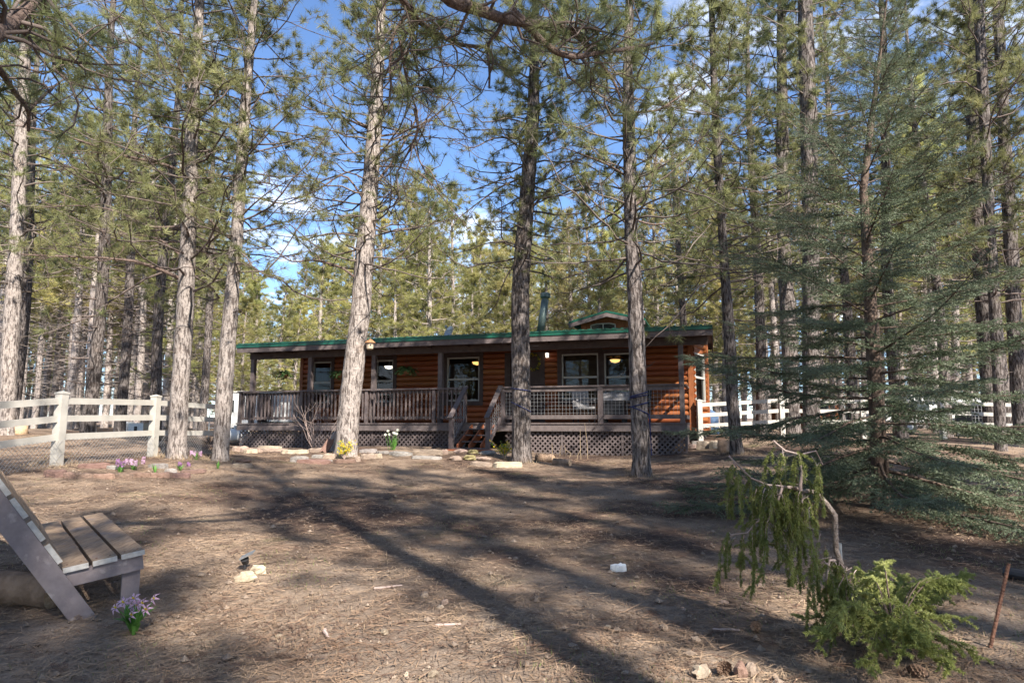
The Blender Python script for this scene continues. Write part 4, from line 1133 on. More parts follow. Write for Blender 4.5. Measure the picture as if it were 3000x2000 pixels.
# ---- overhanging pine at the left of the camera: its limbs cross the top of the picture
rg = np.random.default_rng(61)
ob = np.array([-3.0, 1.4, gz(-3.0, 1.4)])
oh = thing('pine_tree', 'overhanging pine whose crooked bare limbs cross the top of the picture', 'pine tree', ob)
sp = np.array([(0, 0, -.2), (.05, 0, 2), (.1, .05, 5), (.05, .1, 8), (0, 0, 11)]); ra = np.array([.2, .18, .15, .1, .03])
tb, bb, tufts = NB(), NB(), []
trunk_mesh(tb, rg, sp, ra, 20, .12, 6)
OVH = [([(-3.0, 1.45, 5.4), (1180, -190, 3.6), (1302, 0, 4.1), (1400, 28, 4.4), (1480, 58, 4.7), (1580, 74, 4.9), (1643, 74, 5.1), (1697, 110, 5.2), (1735, 150, 5.25)], .055),
       ([(1495, 28, 4.75), (1550, 78, 4.8), (1580, 116, 4.85), (1625, 152, 4.9), (1683, 170, 5.0), (1760, 154, 5.2), (1850, 143, 5.4), (1916, 127, 5.6)], .034),
       ([(-3.0, 1.45, 5.0), (1080, -160, 3.8), (1178, 0, 4.2), (1223, 62, 4.4), (1285, 103, 4.6), (1348, 134, 4.8), (1428, 138, 5.0)], .032),
       ([(1482, 40, 4.7), (1460, 94, 4.7), (1428, 130, 4.7), (1435, 210, 4.75), (1433, 258, 4.75)], .018),
       ([(1735, 156, 5.2), (1760, 188, 5.2), (1800, 240, 5.3), (1821, 300, 5.3)], .02),
       ([(1223, 62, 4.4), (1205, 110, 4.4), (1205, 170, 4.45)], .012), ([(1195, 40, 4.3), (1152, 95, 4.3), (1140, 200, 4.35), (1150, 270, 4.4)], .014),
       ([(1215, 320, 4.6), (1228, 380, 4.6), (1200, 440, 4.7), (1165, 500, 4.8)], .013), ([(1170, 110, 4.35), (1190, 230, 4.5), (1222, 330, 4.6)], .012),
       ([(-3.0, 1.45, 3.6), (-60, 130, 2.6), (0, 90, 2.75), (60, 45, 2.9), (105, 0, 3.0), (140, -60, 3.1)], .045),
       ([(120, 0, 3.1), (155, 60, 3.3), (180, 108, 3.4)], .02),
       ([(-3.0, 1.45, 3.0), (-40, 160, 2.8), (0, 205, 3.0), (40, 268, 3.2), (85, 322, 3.4), (83, 385, 3.45)], .02),
       ([(85, 322, 3.4), (150, 260, 3.6), (190, 230, 3.8)], .01)]
for pts, r0 in OVH:
    Q = []
    for a in pts:
        if abs(a[0]) < 10 and a[0] == -3.0: Q.append(np.array(a))
        else: Q.append(P(*a))
    Q = np.array(Q) - ob; n = len(Q)
    tt = np.linspace(0, n - 1, n * 3); Qs = np.stack([np.interp(tt, np.arange(n), Q[:, j]) for j in range(3)], -1)
    Qs[1:-1] = (Qs[:-2] + 2 * Qs[1:-1] + Qs[2:]) / 4
    tb.tube(Qs, np.linspace(r0, r0 * .4, len(Qs)), 9)
    if r0 > .011:
        for s in range(20 if r0 > .03 else 9):
            k = int(rg.uniform(.3, 1) * (len(Qs) - 2)); sd = rg.normal(0, 1, 3)
            grow(bb, tufts, rg, Qs[k], unit(Qs[k + 1] - Qs[k]) * .5 + unit(sd) * .9, rg.uniform(.3, .75), max(.006, r0 * .25), 1, .42, .35, .05, .1, 5, 3, .9)
whorls(bb, tufts, rg, sp, ra, 6.5, 10.8, 22, lambda f: 2.4 - 1.5 * f, lambda f: .9, 2, lambda f: .1 + .4 * f)
finish_tree(oh, tb, bb, tufts, rg, 60, .17, .0032, M['limb'], M['needle'])

# ---- blue spruce at the right
def spray(rng, L=.42, n=5, nl=.032, w=.009, step=.0088):
    """flat spray of twigs along +x, returns (triangles of needles, twig polylines)"""
    polys = [np.array([(0, 0, 0), (L * .5, 0, .01), (L, 0, .0)])]
    for i in range(n):
        t = .15 + .75 * i / n
        for s in (-1, 1):
            l = L * (.62 - .4 * t) * rng.uniform(.8, 1.15)
            a = np.array([L * t, 0, .005]); b = a + np.array([l * .72, s * l * .7, rng.uniform(-.03, .02)])
            polys.append(np.array([a, (a + b) / 2 + [0, 0, .008], b]))
    T = []
    for q in polys:
        ln = np.linalg.norm(q[-1] - q[0]); m = int(ln / step)
        t = rng.uniform(.08, 1.02, m)
        pos = np.stack([np.interp(t, [0, .5, 1], q[:, j]) for j in range(3)], -1)
        ax = unit(q[-1] - q[0])
        r = rng.normal(0, 1, (m, 3)); r -= (r @ ax)[:, None] * ax; r /= np.linalg.norm(r, axis=1)[:, None]
        d = ax * 1.15 + r; d /= np.linalg.norm(d, axis=1)[:, None]
        tip = pos + d * nl * rng.uniform(.8, 1.2, (m, 1))
        s = np.cross(d, rng.normal(0, 1, (m, 3))); s = s / np.linalg.norm(s, axis=1)[:, None] * w / 2
        T.append(np.stack([pos - s, pos + s, tip], 1))
    return np.concatenate(T), polys
def place(T, pos, x, up, s):
    x = unit(x); y = unit(np.cross(up, x)); z = np.cross(x, y)
    R = np.stack([x, y, z], 0) * s
    return T.reshape(-1, 3) @ R + pos
rg = np.random.default_rng(91)
SPR = [spray(rg) for _ in range(6)]
sb = G(2585, 1490)
sx_, sy_ = sb[0], sb[1]
spruce = thing('blue_spruce', 'tall silvery blue spruce with layered branches at the right', 'spruce tree', sb)
HS = P(2612, 10, sy_ + .2)[2] - sb[2]
sp = np.array([(0, 0, -.1), (.02, 0, HS * .3), (.06, .05, HS * .6), (P(2612, 10, sy_)[0] - sx_, .1, HS)]); ra = np.array([.10, .085, .05, .012])
tb, bb, nd_ = NB(), NB(), NB()
trunk_mesh(tb, rg, sp, ra, 18, .08, HS, .04)
nbr = 118
for i in range(nbr):
    f = (i + rg.uniform(0, .7)) / nbr
    z = .32 + (HS - .42) * f ** 1.18
    c = np.array([np.interp(z, sp[:, 2], sp[:, j]) for j in range(2)] + [z])
    a = i * 2.399 + rg.uniform(-.25, .25)
    L = (2.75 * (1 - f) ** .8 + .18) * rg.uniform(.72, 1.1)
    rise = -.2 + 1.1 * f ** 1.1
    n = 8; pts = [c]; d = unit((math.cos(a), math.sin(a), rise))
    for k in range(n):
        d = unit(d + np.array([0, 0, (-.03 if k < 4 else .07) * (1 - f)]) + rg.normal(0, .05, 3)); pts.append(pts[-1] + d * L / n)
    pts = np.array(pts)
    if pts[:, 2].min() < gz(0, 0) - 9: pass
    gl = np.array([gz(p[0] + sx_, p[1] + sy_) for p in pts]) - sb[2]
    pts[:, 2] = np.maximum(pts[:, 2], gl + .12)
    bb.tube(pts, np.linspace(.007 + .013 * (1 - f) * L / 2, .004, n + 1), 5)
    m = max(3, int(L / .053))
    for k in range(m):
        t = (k + .6) / m
        if t < .2 and rg.uniform() < .75: continue
        q = np.array([np.interp(t * n, np.arange(n + 1), pts[:, j]) for j in range(3)])
        bd = unit(pts[min(n, int(t * n) + 1)] - pts[int(min(t * n, n - 1))])
        s_ = 1 if k % 2 else -1
        lat_ = unit(np.cross((0, 0, 1), bd))
        dd = unit(bd * .85 + lat_ * s_ * rg.uniform(.45, 1.0) + np.array([0, 0, rg.uniform(-.42, .08)]))
        if k == m - 1: dd = bd
        T, pl = SPR[rg.integers(6)]
        sc_ = (1.25 - .6 * t) * rg.uniform(.75, 1.15) * (.55 + .55 * (1 - f))
        nd_.tri(place(T, q, dd, unit(np.array([0, 0, 1.0]) + rg.normal(0, .25, 3)), sc_))
        if sc_ > .5:
            w = place(pl[0], q, dd, np.array([0, 0, 1.0]), sc_); bb.tube(w, [.004, .003, .002], 3)
tb.build('trunk', M['spruce_bark'], spruce, True); bb.build('branches', M['spruce_bark'], spruce, True); nd_.build('crown', M['spruce'], spruce)

# ---- weeping spruce and the low spruce at its foot
rg = np.random.default_rng(17)
wbase = G(2483, 1885)
WD = wbase[1]
ws = thing('weeping_spruce', 'small weeping spruce with bent pale stem and hanging green strands', 'spruce tree', wbase)
def PW_(px, py, dy=0): return P(px, py, WD + dy) - wbase
tb, bb, nd_ = NB(), NB(), NB()
stem = [(2483, 1895), (2478, 1800), (2470, 1720), (2462, 1650), (2450, 1610), (2448, 1560), (2444, 1510), (2428, 1478), (2402, 1452), (2375, 1440), (2345, 1436)]
S = np.array([PW_(*p) for p in stem]); S[0][2] = -.04
tb.tube(S[:4], [.028, .025, .023, .021], 10); tb.build('lower_stem', M['spruce_bark'], ws, True)
tb = NB(); tb.tube(S[3:] + rg.normal(0, .004, S[3:].shape), [.018, .016, .0165, .017, .016, .015, .013, .011], 10); tb.build('upper_stem', M['stem'], ws, True)
def brush(nbn, pts, nl=.017, w=.005, per=900):
    pts = np.asarray(pts); seg = np.linalg.norm(np.diff(pts, axis=0), axis=1); cum = np.concatenate([[0], np.cumsum(seg)])
    m = max(6, int(cum[-1] * per)); t = rg.uniform(0, cum[-1], m)
    pos = np.stack([np.interp(t, cum, pts[:, j]) for j in range(3)], -1)
    tg = np.stack([np.interp(t, cum, np.gradient(pts[:, j])) for j in range(3)], -1); tg /= np.linalg.norm(tg, axis=1)[:, None] + 1e-9
    r = rg.normal(0, 1, (m, 3)); r -= (r * tg).sum(1)[:, None] * tg; r /= np.linalg.norm(r, axis=1)[:, None] + 1e-9
    d = tg * .75 + r; d /= np.linalg.norm(d, axis=1)[:, None]
    sd = np.cross(d, rg.normal(0, 1, (m, 3))); sd = sd / (np.linalg.norm(sd, axis=1)[:, None] + 1e-9) * w / 2
    nbn.tri(np.stack([pos - sd, pos + sd, pos + d * nl * rg.uniform(.75, 1.25, (m, 1))], 1))
def strand(nbt, nbn, a, d, L, droop=.5, r=.006, dens=.05, sc=.45):
    n = 9; pts = [np.asarray(a, float)]; d = unit(d)
    for k in range(n):
        d = unit(d + np.array([0, 0, -droop]) + rg.normal(0, .09, 3)); pts.append(pts[-1] + d * L / n)
    pts = np.array(pts)
    pts[:, 2] = np.maximum(pts[:, 2], .03)
    nbt.tube(pts, np.linspace(r * .7, .0012, n + 1), 4)
    brush(nbn, pts[1:], per=1100)
    for k in range(int(L / .055)):
        i = rg.integers(1, n); q = pts[i]; bd = unit(pts[min(n, i + 1)] - pts[i]) + rg.normal(0, .45, 3); l = rg.uniform(.04, .10)
        e = q + unit(bd + np.array([0, 0, -.25])) * l
        brush(nbn, [q, (q + e) / 2 + np.array([0, 0, .006]), e], per=1300)
# bare side limbs reaching left
for pl_, r0 in (([(2360, 1440), (2320, 1425), (2290, 1430), (2275, 1480), (2250, 1520), (2240, 1570), (2232, 1610)], .011), ([(2350, 1436), (2300, 1425), (2250, 1420), (2200, 1400), (2160, 1360), (2135, 1335)], .009),
               ([(2345, 1436), (2345, 1420), (2350, 1380), (2340, 1330), (2300, 1320), (2265, 1290)], .011), ([(2275, 1490), (2215, 1530), (2190, 1560), (2140, 1565)], .007), ([(2350, 1436), (2350, 1470), (2360, 1500)], .007),
               ([(2350, 1330), (2390, 1320), (2410, 1360)], .006), ([(2460, 1640), (2430, 1640), (2420, 1700)], .01)):
    Q = np.array([PW_(x, y, rg.uniform(-.06, .06)) for x, y in pl_]); bb.tube(Q, np.linspace(r0, r0 * .5, len(Q)), 6)
    for k in range(1, len(Q)):
        for _ in range(2):
            q = Q[k] + (Q[k - 1] - Q[k]) * rg.uniform(0, 1)
            if r0 > .006: strand(bb, nd_, q, rg.normal(0, .7, 3) + np.array([0, 0, .1]), rg.uniform(.18, .42), .55, .004)
for px, py, L in [(2150, 1370, .35), (2180, 1400, .45), (2200, 1415, .4), (2215, 1430, .5), (2240, 1425, .5), (2255, 1440, .55), (2280, 1430, .6), (2290, 1470, .5), (2310, 1440, .65), (2245, 1530, .3), (2270, 1320, .3), (2310, 1330, .4), (2340, 1380, .5), (2190, 1560, .3), (2150, 1565, .25), (2360, 1330, .75), (2330, 1340, .6), (2290, 1310, .35), (2380, 1330, .5), (2400, 1345, .35), (2350, 1450, .7), (2330, 1450, .55), (2300, 1445, .6), (2260, 1440, .45), (2230, 1430, .4), (2370, 1460, .85), (2380, 1480, .9), (2350, 1500, .8),
                  (2440, 1640, .6), (2430, 1620, .75), (2420, 1650, .55), (2455, 1640, .5), (2475, 1650, .55), (2490, 1660, .6), (2500, 1670, .65), (2465, 1690, .55), (2440, 1700, .55), (2400, 1560, .8), (2410, 1600, .75), (2480, 1700, .6), (2395, 1640, .6)]:
    for _ in range(1 if px < 2400 else 2):
        if rg.uniform() < .25: continue
        strand(bb, nd_, PW_(px + rg.uniform(-12, 12), py + rg.uniform(-10, 10), rg.uniform(-.12, .12)), (rg.uniform(-.45, .15), rg.uniform(-.35, .35), rg.uniform(-.3, .3)), L * rg.uniform(.45, .85), .75, .0045)
bb.build('branches', M['bare'], ws, True); nd_.build('hanging_needles', M['weeping'], ws)
nb = NB(); a = PW_(2460, 1590, .03); nb.tube([np.array([a[0], a[1], -.02]), a], .011, 8, True); nb.build('metal_stake', M['galv'], ws)
# low spreading spruce
lb = G(2620, 1880)
ls = thing('dwarf_spruce', 'low yellow green spruce sprawling on the ground at the bottom right', 'spruce shrub', lb)
bb, nd_ = NB(), NB()
for i in range(52):
    e = G(rg.uniform(2330, 2900), rg.uniform(1800, 2040)) if i % 3 else G(rg.uniform(2500, 2880), rg.uniform(1730, 1830))
    e = e - lb; L = np.linalg.norm(e)
    a = np.array([rg.normal(0, .002), rg.normal(0, .002), .02])
    n = 7; tt = np.linspace(0, 1, n)
    hgt = rg.uniform(.05, .32)
    pts = a + (e - a) * tt[:, None]; pts[:, 2] += hgt * np.sin(tt * 2.4) + .02
    gl = np.array([gz(p[0] + lb[0], p[1] + lb[1]) for p in pts]) - lb[2]; pts[:, 2] = np.maximum(pts[:, 2], gl + .02)
    bb.tube(pts, np.linspace(.006, .002, n), 4)
    brush(nd_, pts[3:], per=900)
    for k in range(int(L / .028)):
        t = rg.uniform(.3, 1.0); q = np.array([np.interp(t * (n - 1), np.arange(n), pts[:, j]) for j in range(3)]); bd = unit(pts[-1] - pts[-2])
        lat_ = np.cross((0, 0, 1), bd) * (1 if k % 2 else -1)
        e = q + unit(bd + lat_ * rg.uniform(.2, 1.1) + np.array([0, 0, rg.uniform(-.5, .6)]) + rg.normal(0, .3, 3)) * rg.uniform(.04, .11)
        brush(nd_, [q, (q + e) / 2 + np.array([0, 0, .008]), e], .018, .006, 1000)
bb.build('branches', M['spruce_bark'], ls); nd_.build('crown', M['low_spruce'], ls)

# ------------------------------------------------------------------ fences
def fence(pts, label, hgt=1.16, name='rail_fence', rails=(1.05, .76, .46), pw=.135, endtrim=None):
    b0 = np.array([pts[0][0], pts[0][1], gz(*pts[0])])
    t = thing(name, label, 'fence', b0)
    L = [np.array([x, y, gz(x, y)]) - b0 for x, y in pts]
    for i, p in enumerate(L):
        dirn = unit((L[min(i + 1, len(L) - 1)] - L[max(i - 1, 0)]) * [1, 1, 0]); ang = math.atan2(dirn[1], dirn[0])
        nb = NB(); nb.box(-pw / 2, pw / 2, -pw / 2, pw / 2, -.1, hgt)
        o = nb.build('post', M['vinyl'], t); o.location = p; o.rotation_euler = (0, 0, ang)
        nb = NB(); nb.box(-pw / 2 - .01, pw / 2 + .01, -pw / 2 - .01, pw / 2 + .01, hgt, hgt + .03)
        nb.add([(-pw / 2, -pw / 2, hgt + .03), (pw / 2, -pw / 2, hgt + .03), (pw / 2, pw / 2, hgt + .03), (-pw / 2, pw / 2, hgt + .03), (0, 0, hgt + .055)], F3=[(0, 1, 4), (1, 2, 4), (2, 3, 4), (3, 0, 4)])
        c = nb.build('post_cap', M['vinyl'], o)
    for a, b in zip(L[:-1], L[1:]):
        d = unit(b - a)
        for h in rails:
            nb = NB(); nb.bar(a + d * pw * .5 + [0, 0, h], b - d * pw * .5 + [0, 0, h], .04, .105); nb.build('rail', M['vinyl'], t)
    return t
p1, p2_ = P(165, 1362, 11.0)[:2], P(446, 1334, 13.2)[:2]
dv = p2_ - p1
LFP = [tuple(p1 - dv * 1.02), tuple(p1), tuple(p2_), tuple(p2_ + dv * 1.02)]
fence(LFP, 'ivory three-rail vinyl fence on the left with forest behind')
q1 = P(2052, 1291, 18.9)[:2]
fence([tuple(q1)] + [(q1[0] + 2.38 * i, q1[1] + .16 * i) for i in range(1, 6)], 'ivory three-rail fence running right from the cabin behind the spruce')
# chain link below the left fence
cl = thing('chain_link_mesh', 'low sagging chain-link mesh along the foot of the left fence', 'wire mesh', (0, 0, 0))
nb = NB(); rg = np.random.default_rng(8)
for (ax_, ay), (bx_, by_) in zip(LFP[:-1], LFP[1:]):
    Lr = math.hypot(bx_ - ax_, by_ - ay); H = .42; s = -H
    while s < Lr:
        for sg in (1, -1):
            u0, u1 = (s, s + H) if sg > 0 else (s + H, s)
            pt = []
            for f in (0, .5, 1):
                u = u0 + (u1 - u0) * f
                if u < 0 or u > Lr: continue
                x, y = ax_ + (bx_ - ax_) * u / Lr + .09, ay + (by_ - ay) * u / Lr
                pt.append((x, y, gz(x, y) + H * f))
            if len(pt) >= 2: nb.tube(pt, .0028, 3)
        s += .075
nb.build('wire', M['wire'], cl)

# ------------------------------------------------------------------ the bench
Fc = P(424, 1608, 4.806)
gF = gz(Fc[0], Fc[1]); SH = Fc[2] - gF
el = unit((-.633, .774, .033)); ed = unit((-.774, -.633, 0)); ez = np.array([0, 0, 1.0])
bench = thing('bench', 'wooden bench with tan plank seat and grey mauve frame', 'bench', (Fc[0], Fc[1], gF))
BL, BD, drop = 1.92, .475, .14
def BP(d, l, z): return ed * d + el * l + ez * z
for k in range(3):
    dc = .07 + k * .166
    nb = NB(); a = BP(dc, 0, SH - .018 - drop * dc); b = a + el * BL
    upv = unit(ez + ed * drop); nb.bar(a, b, .145, .036, upv); o = nb.build('seat_plank', M['bench_plank'], bench)
    for sd_ in (-.04, .04):
        c_ = a + el * .066 + np.cross(el, upv) * sd_ + upv * .018
        nb = NB(); nb.tube([c_, c_ + upv * .0025], .0065, 8, True); nb.build('screw', M['rust'], o)
    nb = NB(); nb.bar(a - el * .003, a - el * .0005, .143, .034, upv); nb.build('plank_end', M['plank_end'], o)
def bench_dz(px, py, l):       # where a photo pixel meets the bench's side plane
    d_ = ray(px, py); o_ = np.array([0, 0, CAMZ]) - np.array([Fc[0], Fc[1], gF]); nh = unit(el * [1, 1, 0])
    t_ = (l - o_ @ nh) / (d_ @ nh); q = o_ + d_ * t_
    return float(q @ ed), float(q[2])
s0, s1 = bench_dz(242, 1822, -.02), bench_dz(0, 1508, -.02)
sl = (s1[0] - s0[0]) / (s1[1] - s0[1])
sdir = unit(ed * sl + ez); snrm = unit(-ed + ez * sl)
for l in (.045, BL - .07):
    nb = NB(); nb.bar(BP(.0, l, SH - .038 - .05), BP(.56, l, SH - .038 - .05 - drop * .56), .04, .1); nb.build('side_board', M['bench_paint'], bench)
    gl_ = gz(*(np.array([Fc[0], Fc[1]]) + (BP(.06, l, 0))[:2])) - gF
    nb = NB(); nb.bar(BP(.06, l + .042, gl_ - .02), BP(.06, l + .042, SH - .06), .11, .038, el); nb.build('leg', M['bench_paint'], bench)
    lf = l - .042; f_ = BP(s0[0], lf, 0); gl2 = gz(Fc[0] + f_[0], Fc[1] + f_[1]) - gF + (0 if l < 1 else .0)
    a = BP(s0[0], lf, 0) + sdir * (gl2 - .05); b = BP(s0[0], lf, 0) + sdir * 1.32
    nb = NB(); nb.bar(a, b, .038, .13, np.cross(sdir, el)); nb.build('back_support', M['bench_paint'], bench)
for k in range(5):
    dz_ = bench_dz(136 - 49.5 * k + 1.5 * k * k * 0, 1635 - 68 * k, 0.0)
    u_ = (BP(dz_[0], 0, dz_[1]) - BP(s0[0], 0, 0)) @ sdir
    c_ = BP(s0[0], 0, 0) + sdir * u_ + snrm * .083
    nb = NB(); nb.bar(c_, c_ + el * BL, .034, .15, sdir); o = nb.build('back_plank', M['bench_plank'], bench)
    nb = NB(); nb.bar(c_ - el * .003, c_ - el * .0005, .032, .148, sdir); nb.build('plank_end', M['plank_end'], o)
nb = NB(); nb.bar(BP(.1, .09, SH - .12), BP(.1, BL - .1, SH - .12), .036, .08); nb.build('cross_rail', M['bench_paint'], bench)
nb = NB(); nb.bar(BP(.5, .09, SH - .22), BP(.5, BL - .1, SH - .22), .036, .08); nb.build('cross_rail', M['bench_paint'], bench)

# ------------------------------------------------------------------ stones
def rock_mesh(seed, kind):
    rg = np.random.default_rng(seed)
    if kind == 'slab':
        n = 5; g = np.linspace(-.5, .5, n)
        V = []; F4 = []
        X, Y_ = np.meshgrid(g, g)
        r = 1 - .22 * (np.abs(X * 2) ** 3 * np.abs(Y_ * 2) ** 3)
        X = X * r + rg.normal(0, .035, X.shape); Y_ = Y_ * r + rg.normal(0, .035, X.shape)
        top = .5 + rg.normal(0, .07, X.shape); edge = (np.abs(g) > .49); m = edge[None] | edge[:, None]
        top = top - .14 * m; bot = -.5 + rg.normal(0, .05, X.shape)
        V = np.vstack([np.stack([X * (1 - .06 * m), Y_ * (1 - .06 * m), top], -1).reshape(-1, 3), np.stack([X, Y_, bot], -1).reshape(-1, 3)])
        i = (np.arange(n - 1)[:, None] * n + np.arange(n - 1)[None]).ravel()
        F4 = [np.stack([i, i + 1, i + n + 1, i + n], -1)]
        ring = [j for j in range(n)] + [n * (k + 1) - 1 for k in range(1, n)] + [n * (n - 1) + j for j in range(n - 2, -1, -1)] + [n * k for k in range(n - 2, 0, -1)]
        q = [(ring[k] + n * n, ring[(k + 1) % len(ring)] + n * n, ring[(k + 1) % len(ring)], ring[k]) for k in range(len(ring))]
        nb = NB(); nb.add(V, F4=np.vstack(F4 + [np.array(q)])); return nb.mesh('stone')
    k, m = 8, 5
    ph = np.linspace(-np.pi / 2, np.pi / 2, m + 2)[1:-1]; th = np.arange(k) * 2 * np.pi / k
    V = np.stack([np.cos(ph)[:, None] * np.cos(th), np.cos(ph)[:, None] * np.sin(th), np.repeat(np.sin(ph)[:, None], k, 1)], -1) * .5
    V = V * (1 + rg.normal(0, .13, V.shape[:2])[..., None]); V = V.reshape(-1, 3)
    V = np.vstack([V, [(0, 0, -.5), (0, 0, .5)]])
    F4 = [(r * k + j, r * k + (j + 1) % k, (r + 1) * k + (j + 1) % k, (r + 1) * k + j) for r in range(m - 1) for j in range(k)]
    F3 = [(m * k, (j + 1) % k, j) for j in range(k)] + [(m * k + 1, (m - 1) * k + j, (m - 1) * k + (j + 1) % k) for j in range(k)]
    nb = NB(); nb.add(V, F3=F3, F4=F4); return nb.mesh('stone')
SM = {}
for mk in ('stone', 'stone_grey', 'stone_red', 'stone_dark', 'stone_pale', 'stone_moss', 'pebble'):
    for kd in ('slab', 'rock'):
        for v_ in range(3):
            me = rock_mesh(hash((mk, v_)) % 1 + v_ * 7 + len(mk), kd); me.materials.append(M[mk]); SM[(mk, kd, v_)] = me
srg = random.Random(9)
def stone(x0, x1, y0, y1, mk, label, kd='slab', name='edging_stone', group=None, deep=.8, cat='stone', lift=0, rx=0):
    """stone whose outline in the photograph spans x0..x1, y0..y1 and whose foot is on the ground at y1"""
    g = G((x0 + x1) / 2, y1); s = 1 / ppm(g[1])
    w, h = (x1 - x0) * s, max(.05, (y1 - y0) * s * .85)
    g = g + np.array([0, w * .3, 0]); g[2] = gz(g[0], g[1])
    o = put(name, SM[(mk, kd, srg.randrange(3))], None, None, (g[0], g[1], g[2] + h * .42 + lift), (rx, srg.uniform(-.05, .05), srg.uniform(-.25, .25)), (w * 1.05, max(w * deep * .6, h), h * 1.15))
    return tag(o, label, cat, group)
def zr(l, sx, ox, oy):
    return [((a / sx + ox), (b / sx + ox), (c / sx + oy), (d / sx + oy), *e) for a, b, c, d, *e in l]
PORCH = zr([(150, 370, 232, 262, 'stone_pale'), (190, 410, 262, 292, 'stone'), (0, 185, 255, 298, 'stone'), (385, 610, 272, 312, 'stone_pale'), (615, 795, 255, 296, 'stone'),
            (455, 620, 325, 392, 'stone_grey'), (500, 800, 360, 402, 'stone_red'), (770, 920, 305, 357, 'stone'), (880, 1050, 362, 397, 'stone_red'), (1060, 1112, 330, 382, 'stone'),
            (1112, 1240, 308, 362, 'stone'), (1235, 1310, 308, 350, 'stone'), (1095, 1255, 265, 302, 'stone_grey'), (1260, 1370, 283, 312, 'stone_grey'), (1370, 1575, 288, 332, 'stone_grey'),
            (1580, 1840, 270, 327, 'stone'), (1580, 1850, 335, 362, 'stone_grey'), (1860, 1920, 270, 312, 'stone'), (660, 800, 318, 350, 'stone_grey'), (750, 850, 365, 388, 'stone_grey')], 3.136, 700, 1230)
PORCH.sort(key=lambda a: a[0])
CN = {'stone_pale': 'pale sandy', 'stone': 'tan', 'stone_grey': 'grey', 'stone_red': 'reddish', 'stone_dark': 'dark rust', 'stone_moss': 'mossy'}
for i, (a, b, c, d, mk) in enumerate(PORCH):
    stone(a, b, c, d, mk, f'{CN[mk]} edging slab before the left porch skirt, {ORD[i]} from its left end', group='edging stones before the left half of the porch')
STEP = zr([(1960, 2100, 262, 312, 'stone'), (2090, 2200, 268, 314, 'stone_moss'), (2200, 2352, 275, 322, 'stone_grey'), (1920, 2050, 325, 377, 'stone'), (2050, 2180, 318, 372, 'stone_moss'), (2170, 2310, 335, 372, 'stone')], 3.136, 700, 1230)
SL_ = ['rounded tan stone at the stair foot, left of the mossy one', 'upper mossy stone directly at the stair foot', 'grey stone at the stair foot, right of the upper mossy one', 'tan stone in the lower row before the stairs, leftmost',
       'lower mossy stone in the front row before the stairs', 'tan stone in the lower row before the stairs, rightmost']
for (a, b, c, d, mk), lb_ in zip(STEP, SL_): stone(a, b, c, d, mk, lb_, 'rock', group='stones at the stair foot')
stone(1448, 1531, 1352, 1371, 'stone_pale', 'pale flat stone beside the yellow bush at the strapped pine', group='flat stones by the strapped pine')
stone(1380, 1440, 1352, 1368, 'stone', 'flat tan stone sunk in the ground before the stairs', group='flat stones by the strapped pine')
RW = zr([(650, 760, 1375, 1425, 'stone'), (760, 910, 1335, 1430, 'stone'), (910, 1045, 1328, 1422, 'stone_pale'), (700, 790, 1335, 1375, 'stone_grey'), (1045, 1120, 1345, 1440, 'stone_grey')], 3.92, 1850, 950)
RW.sort(key=lambda a: a[0])
for i, (a, b, c, d, mk) in enumerate(RW): stone(a, b, c, d, mk, f'{CN[mk]} block of the low stone row right of the cabin, {ORD[i]} from the cabin', group='stone row at the right end of the cabin', deep=.9)
BED = zr([(370, 560, 1180, 1252, 'stone_dark'), (545, 660, 1200, 1258, 'stone_dark'), (640, 810, 1212, 1262, 'stone_dark'), (800, 1000, 1218, 1266, 'stone_red'), (1000, 1180, 1212, 1266, 'stone_dark'), (1170, 1350, 1205, 1252, 'stone_red'),
          (1360, 1540, 1205, 1256, 'stone_red'), (1530, 1710, 1205, 1256, 'stone_dark'), (1640, 1850, 1180, 1216, 'stone_dark'), (670, 940, 1125, 1172, 'stone_red'), (940, 1060, 1138, 1178, 'stone_grey'), (1335, 1510, 1120, 1168, 'stone_grey'),
          (1500, 1600, 1165, 1212, 'stone_grey'), (2130, 2290, 1120, 1166, 'stone'), (2110, 2290, 1075, 1122, 'stone_red'), (2110, 2180, 882, 918, 'stone'), (2120, 2260, 960, 1012, 'stone'), (2230, 2350, 985, 1030, 'stone_pale')], 3.136, 0, 1000)
BED.sort(key=lambda a: a[0])
for i, (a, b, c, d, mk) in enumerate(BED): stone(a, b, c, d, mk, f'{CN[mk]} stone around the left flower bed, {ORD[i]} from the left', 'rock' if i == 13 else 'slab', group='stones around the left flower bed')
# two stones leaning on the birdhouse pine
for (px, py, w, h, mk, lb_, ry) in ((958, 1326, .18, .36, 'stone_red', 'reddish stone leaning against the birdhouse pine, in front', .5), (975, 1322, .17, .52, 'stone_grey', 'taller grey stone leaning against the birdhouse pine', .3)):
    g = G(px, py)
    tag(put('leaning_stone', SM[(mk, 'slab', 1)], None, None, (g[0], g[1], g[2] + h * .45), (-.12, ry, .2), (w, .1, h)), lb_, 'stone')
